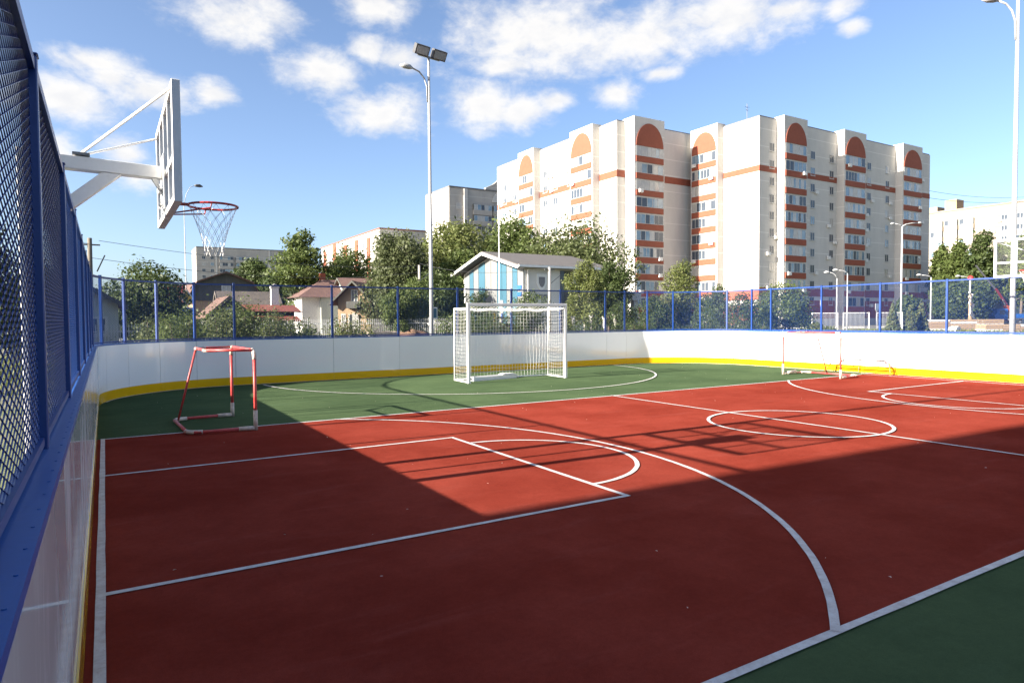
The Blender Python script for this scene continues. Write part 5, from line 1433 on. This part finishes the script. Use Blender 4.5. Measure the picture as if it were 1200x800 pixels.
MB().tube((-.1, 0, 4.2), (-.1, 0, 5.9), .05, 6).build('spike', M_TAPE, cv, False); MB().path([(-.1, 0, 5.9), (-.1, 0, 6.05), (-.1, 0, 6.35), (-.1, 0, 6.5)], [.08, .28, .28, .05], 8).build('lantern', M_SIGNR, cv, False)
TKS = .88
tk_ = thing('truck_crane', 'blue truck with red bumper and orange folding crane in the yard at the right', 'truck', (138.2, 50.6, -.05), rz=R(-31))
cabm = MB().prism([(-1.5, .95), (1.2, .95), (1.2, 3.3), (-.75, 3.3), (-1.3, 2.1), (-1.5, 1.9)], 'y', -1.15, 1.15); bevel(cabm.build('cab', M_TRUCKB, tk_, False), .08, 2)
MB().box(-.55, .55, -1.17, -1.151, 2.1, 3.0).build('side_window', M_GLASS, tk_, False)
MB().box(-1.75, -1.35, -1.2, 1.2, .55, 1.0).box(-1.6, 1.4, -1.21, -1.0, .75, .95).build('bumper', M_TRUCKR, tk_, False)
MB().box(1.25, 9.5, -1.2, 1.2, 1.15, 1.35).build('deck', M_DARK, tk_, False)
MB().box(2.6, 9.5, -1.24, -1.18, 1.36, 2.2).box(2.6, 9.5, 1.18, 1.24, 1.36, 2.2).box(2.6, 2.68, -1.179, 1.179, 1.36, 2.2).build('side_board', M_TRUCKB, tk_, False)
for x_ in (-.6, 3.6, 7.2, 8.4):
    w_ = MB().tube((x_, -1.2, .5), (x_, -.85, .5), .5, 16).build('wheel', M_RUBBER, tk_, False); MB().tube((x_, -1.22, .5), (x_, -.84, .5), .25, 10).build('hub', M_GREY, tk_, False)
    MB().tube((x_, .85, .5), (x_, 1.2, .5), .5, 16).build('wheel', M_RUBBER, tk_, False)
MB().box(1.5, 2.3, -.5, .5, 1.36, 2.6).build('crane_base', M_YEL, tk_, False)
tk_.scale = (TKS, TKS, TKS)
b = MB().box(1.4, 2.7, -.45, .45, 2.601, 3.9); bevel(b.build('crane_turret', M_CRANE, tk_, False), .1, 2)
MB().bar((1.9, 0, 3.7), (-.6, 0, 7.4), .25, .36).build('lower_boom', M_TRUCKR, tk_, False)
MB().bar((-.5, .3, 7.3), (-4.6, .3, 12.2), .2, .28).build('upper_boom', M_DARK, tk_, False)
MB().tube((1.6, -.3, 3.2), (.6, -.3, 5.2), .09, 6).build('boom_cylinder', M_GREY, tk_, False)
for i, (x, y, lab) in enumerate(((76.6, 44.0, 'white wire fence panel left of the block entrance'), (80.0, 42.0, 'white wire fence panel in front of the block entrance'), (83.8, 40.0, 'white wire fence panel behind the notice board'))):
    t = thing('wire_fence_panel', lab, 'fence', (x, y, -.05), 'white wire fence panels by the block', R(-31))
    for s_ in (-1.6, 1.6): MB().box(s_-.04, s_+.04, -.04, .04, 0, 2.2).build('post', M_WHITE, t, False)
    MB().box(-1.559, 1.559, -.025, .025, 2.12, 2.18).build('top_rail', M_WHITE, t, False); MB().box(-1.559, 1.559, -.025, .025, .3, .36).build('bottom_rail', M_WHITE, t, False)
    wm_ = MB()
    for k_ in range(20): x_ = -1.5+k_*.158; wm_.box(x_-.012, x_+.012, -.01, .01, .361, 2.119)
    wm_.build('wire_infill', M_POLE, t, False)
br_ = thing('concrete_barrier', 'low white concrete barrier beyond the boards at the right', 'barrier', (53.6, 31.5, -.05), rz=R(-30))
MB().prism([(-.3, 0), (.3, 0), (.12, .35), (.1, .75), (-.1, .75), (-.12, .35)], 'x', -1.3, 1.3).build('block', M_WPLASTER, br_, False); MB().box(-1.3, 1.3, -.11, .11, .751, .80).build('top_edge', M_CONC, br_, False)

# dry bits of leaf and grit blown over the court
rs = np.random.RandomState(9); n = 100
lx_ = rs.uniform(.2, 18.5, n); ly_ = rs.uniform(-6.2, 11, n); sz = rs.uniform(.006, .016, n); an = rs.uniform(0, 2*PI, n)
c_, s_ = np.cos(an)*sz, np.sin(an)*sz; z_ = np.full(n, .033)
lv = np.stack([np.stack([lx_-c_, ly_-s_, z_], 1), np.stack([lx_+s_*.5, ly_-c_*.5, z_+.004], 1), np.stack([lx_+c_, ly_+s_, z_], 1), np.stack([lx_-s_*.5, ly_+c_*.5, z_+.006], 1)], 1).reshape(-1, 3)
li = stuff(foliage_object('court_litter', lv, M_TAPE, None)); li['label'] = 'pale specks of dry leaf and grit scattered on the court'; li['category'] = 'litter'
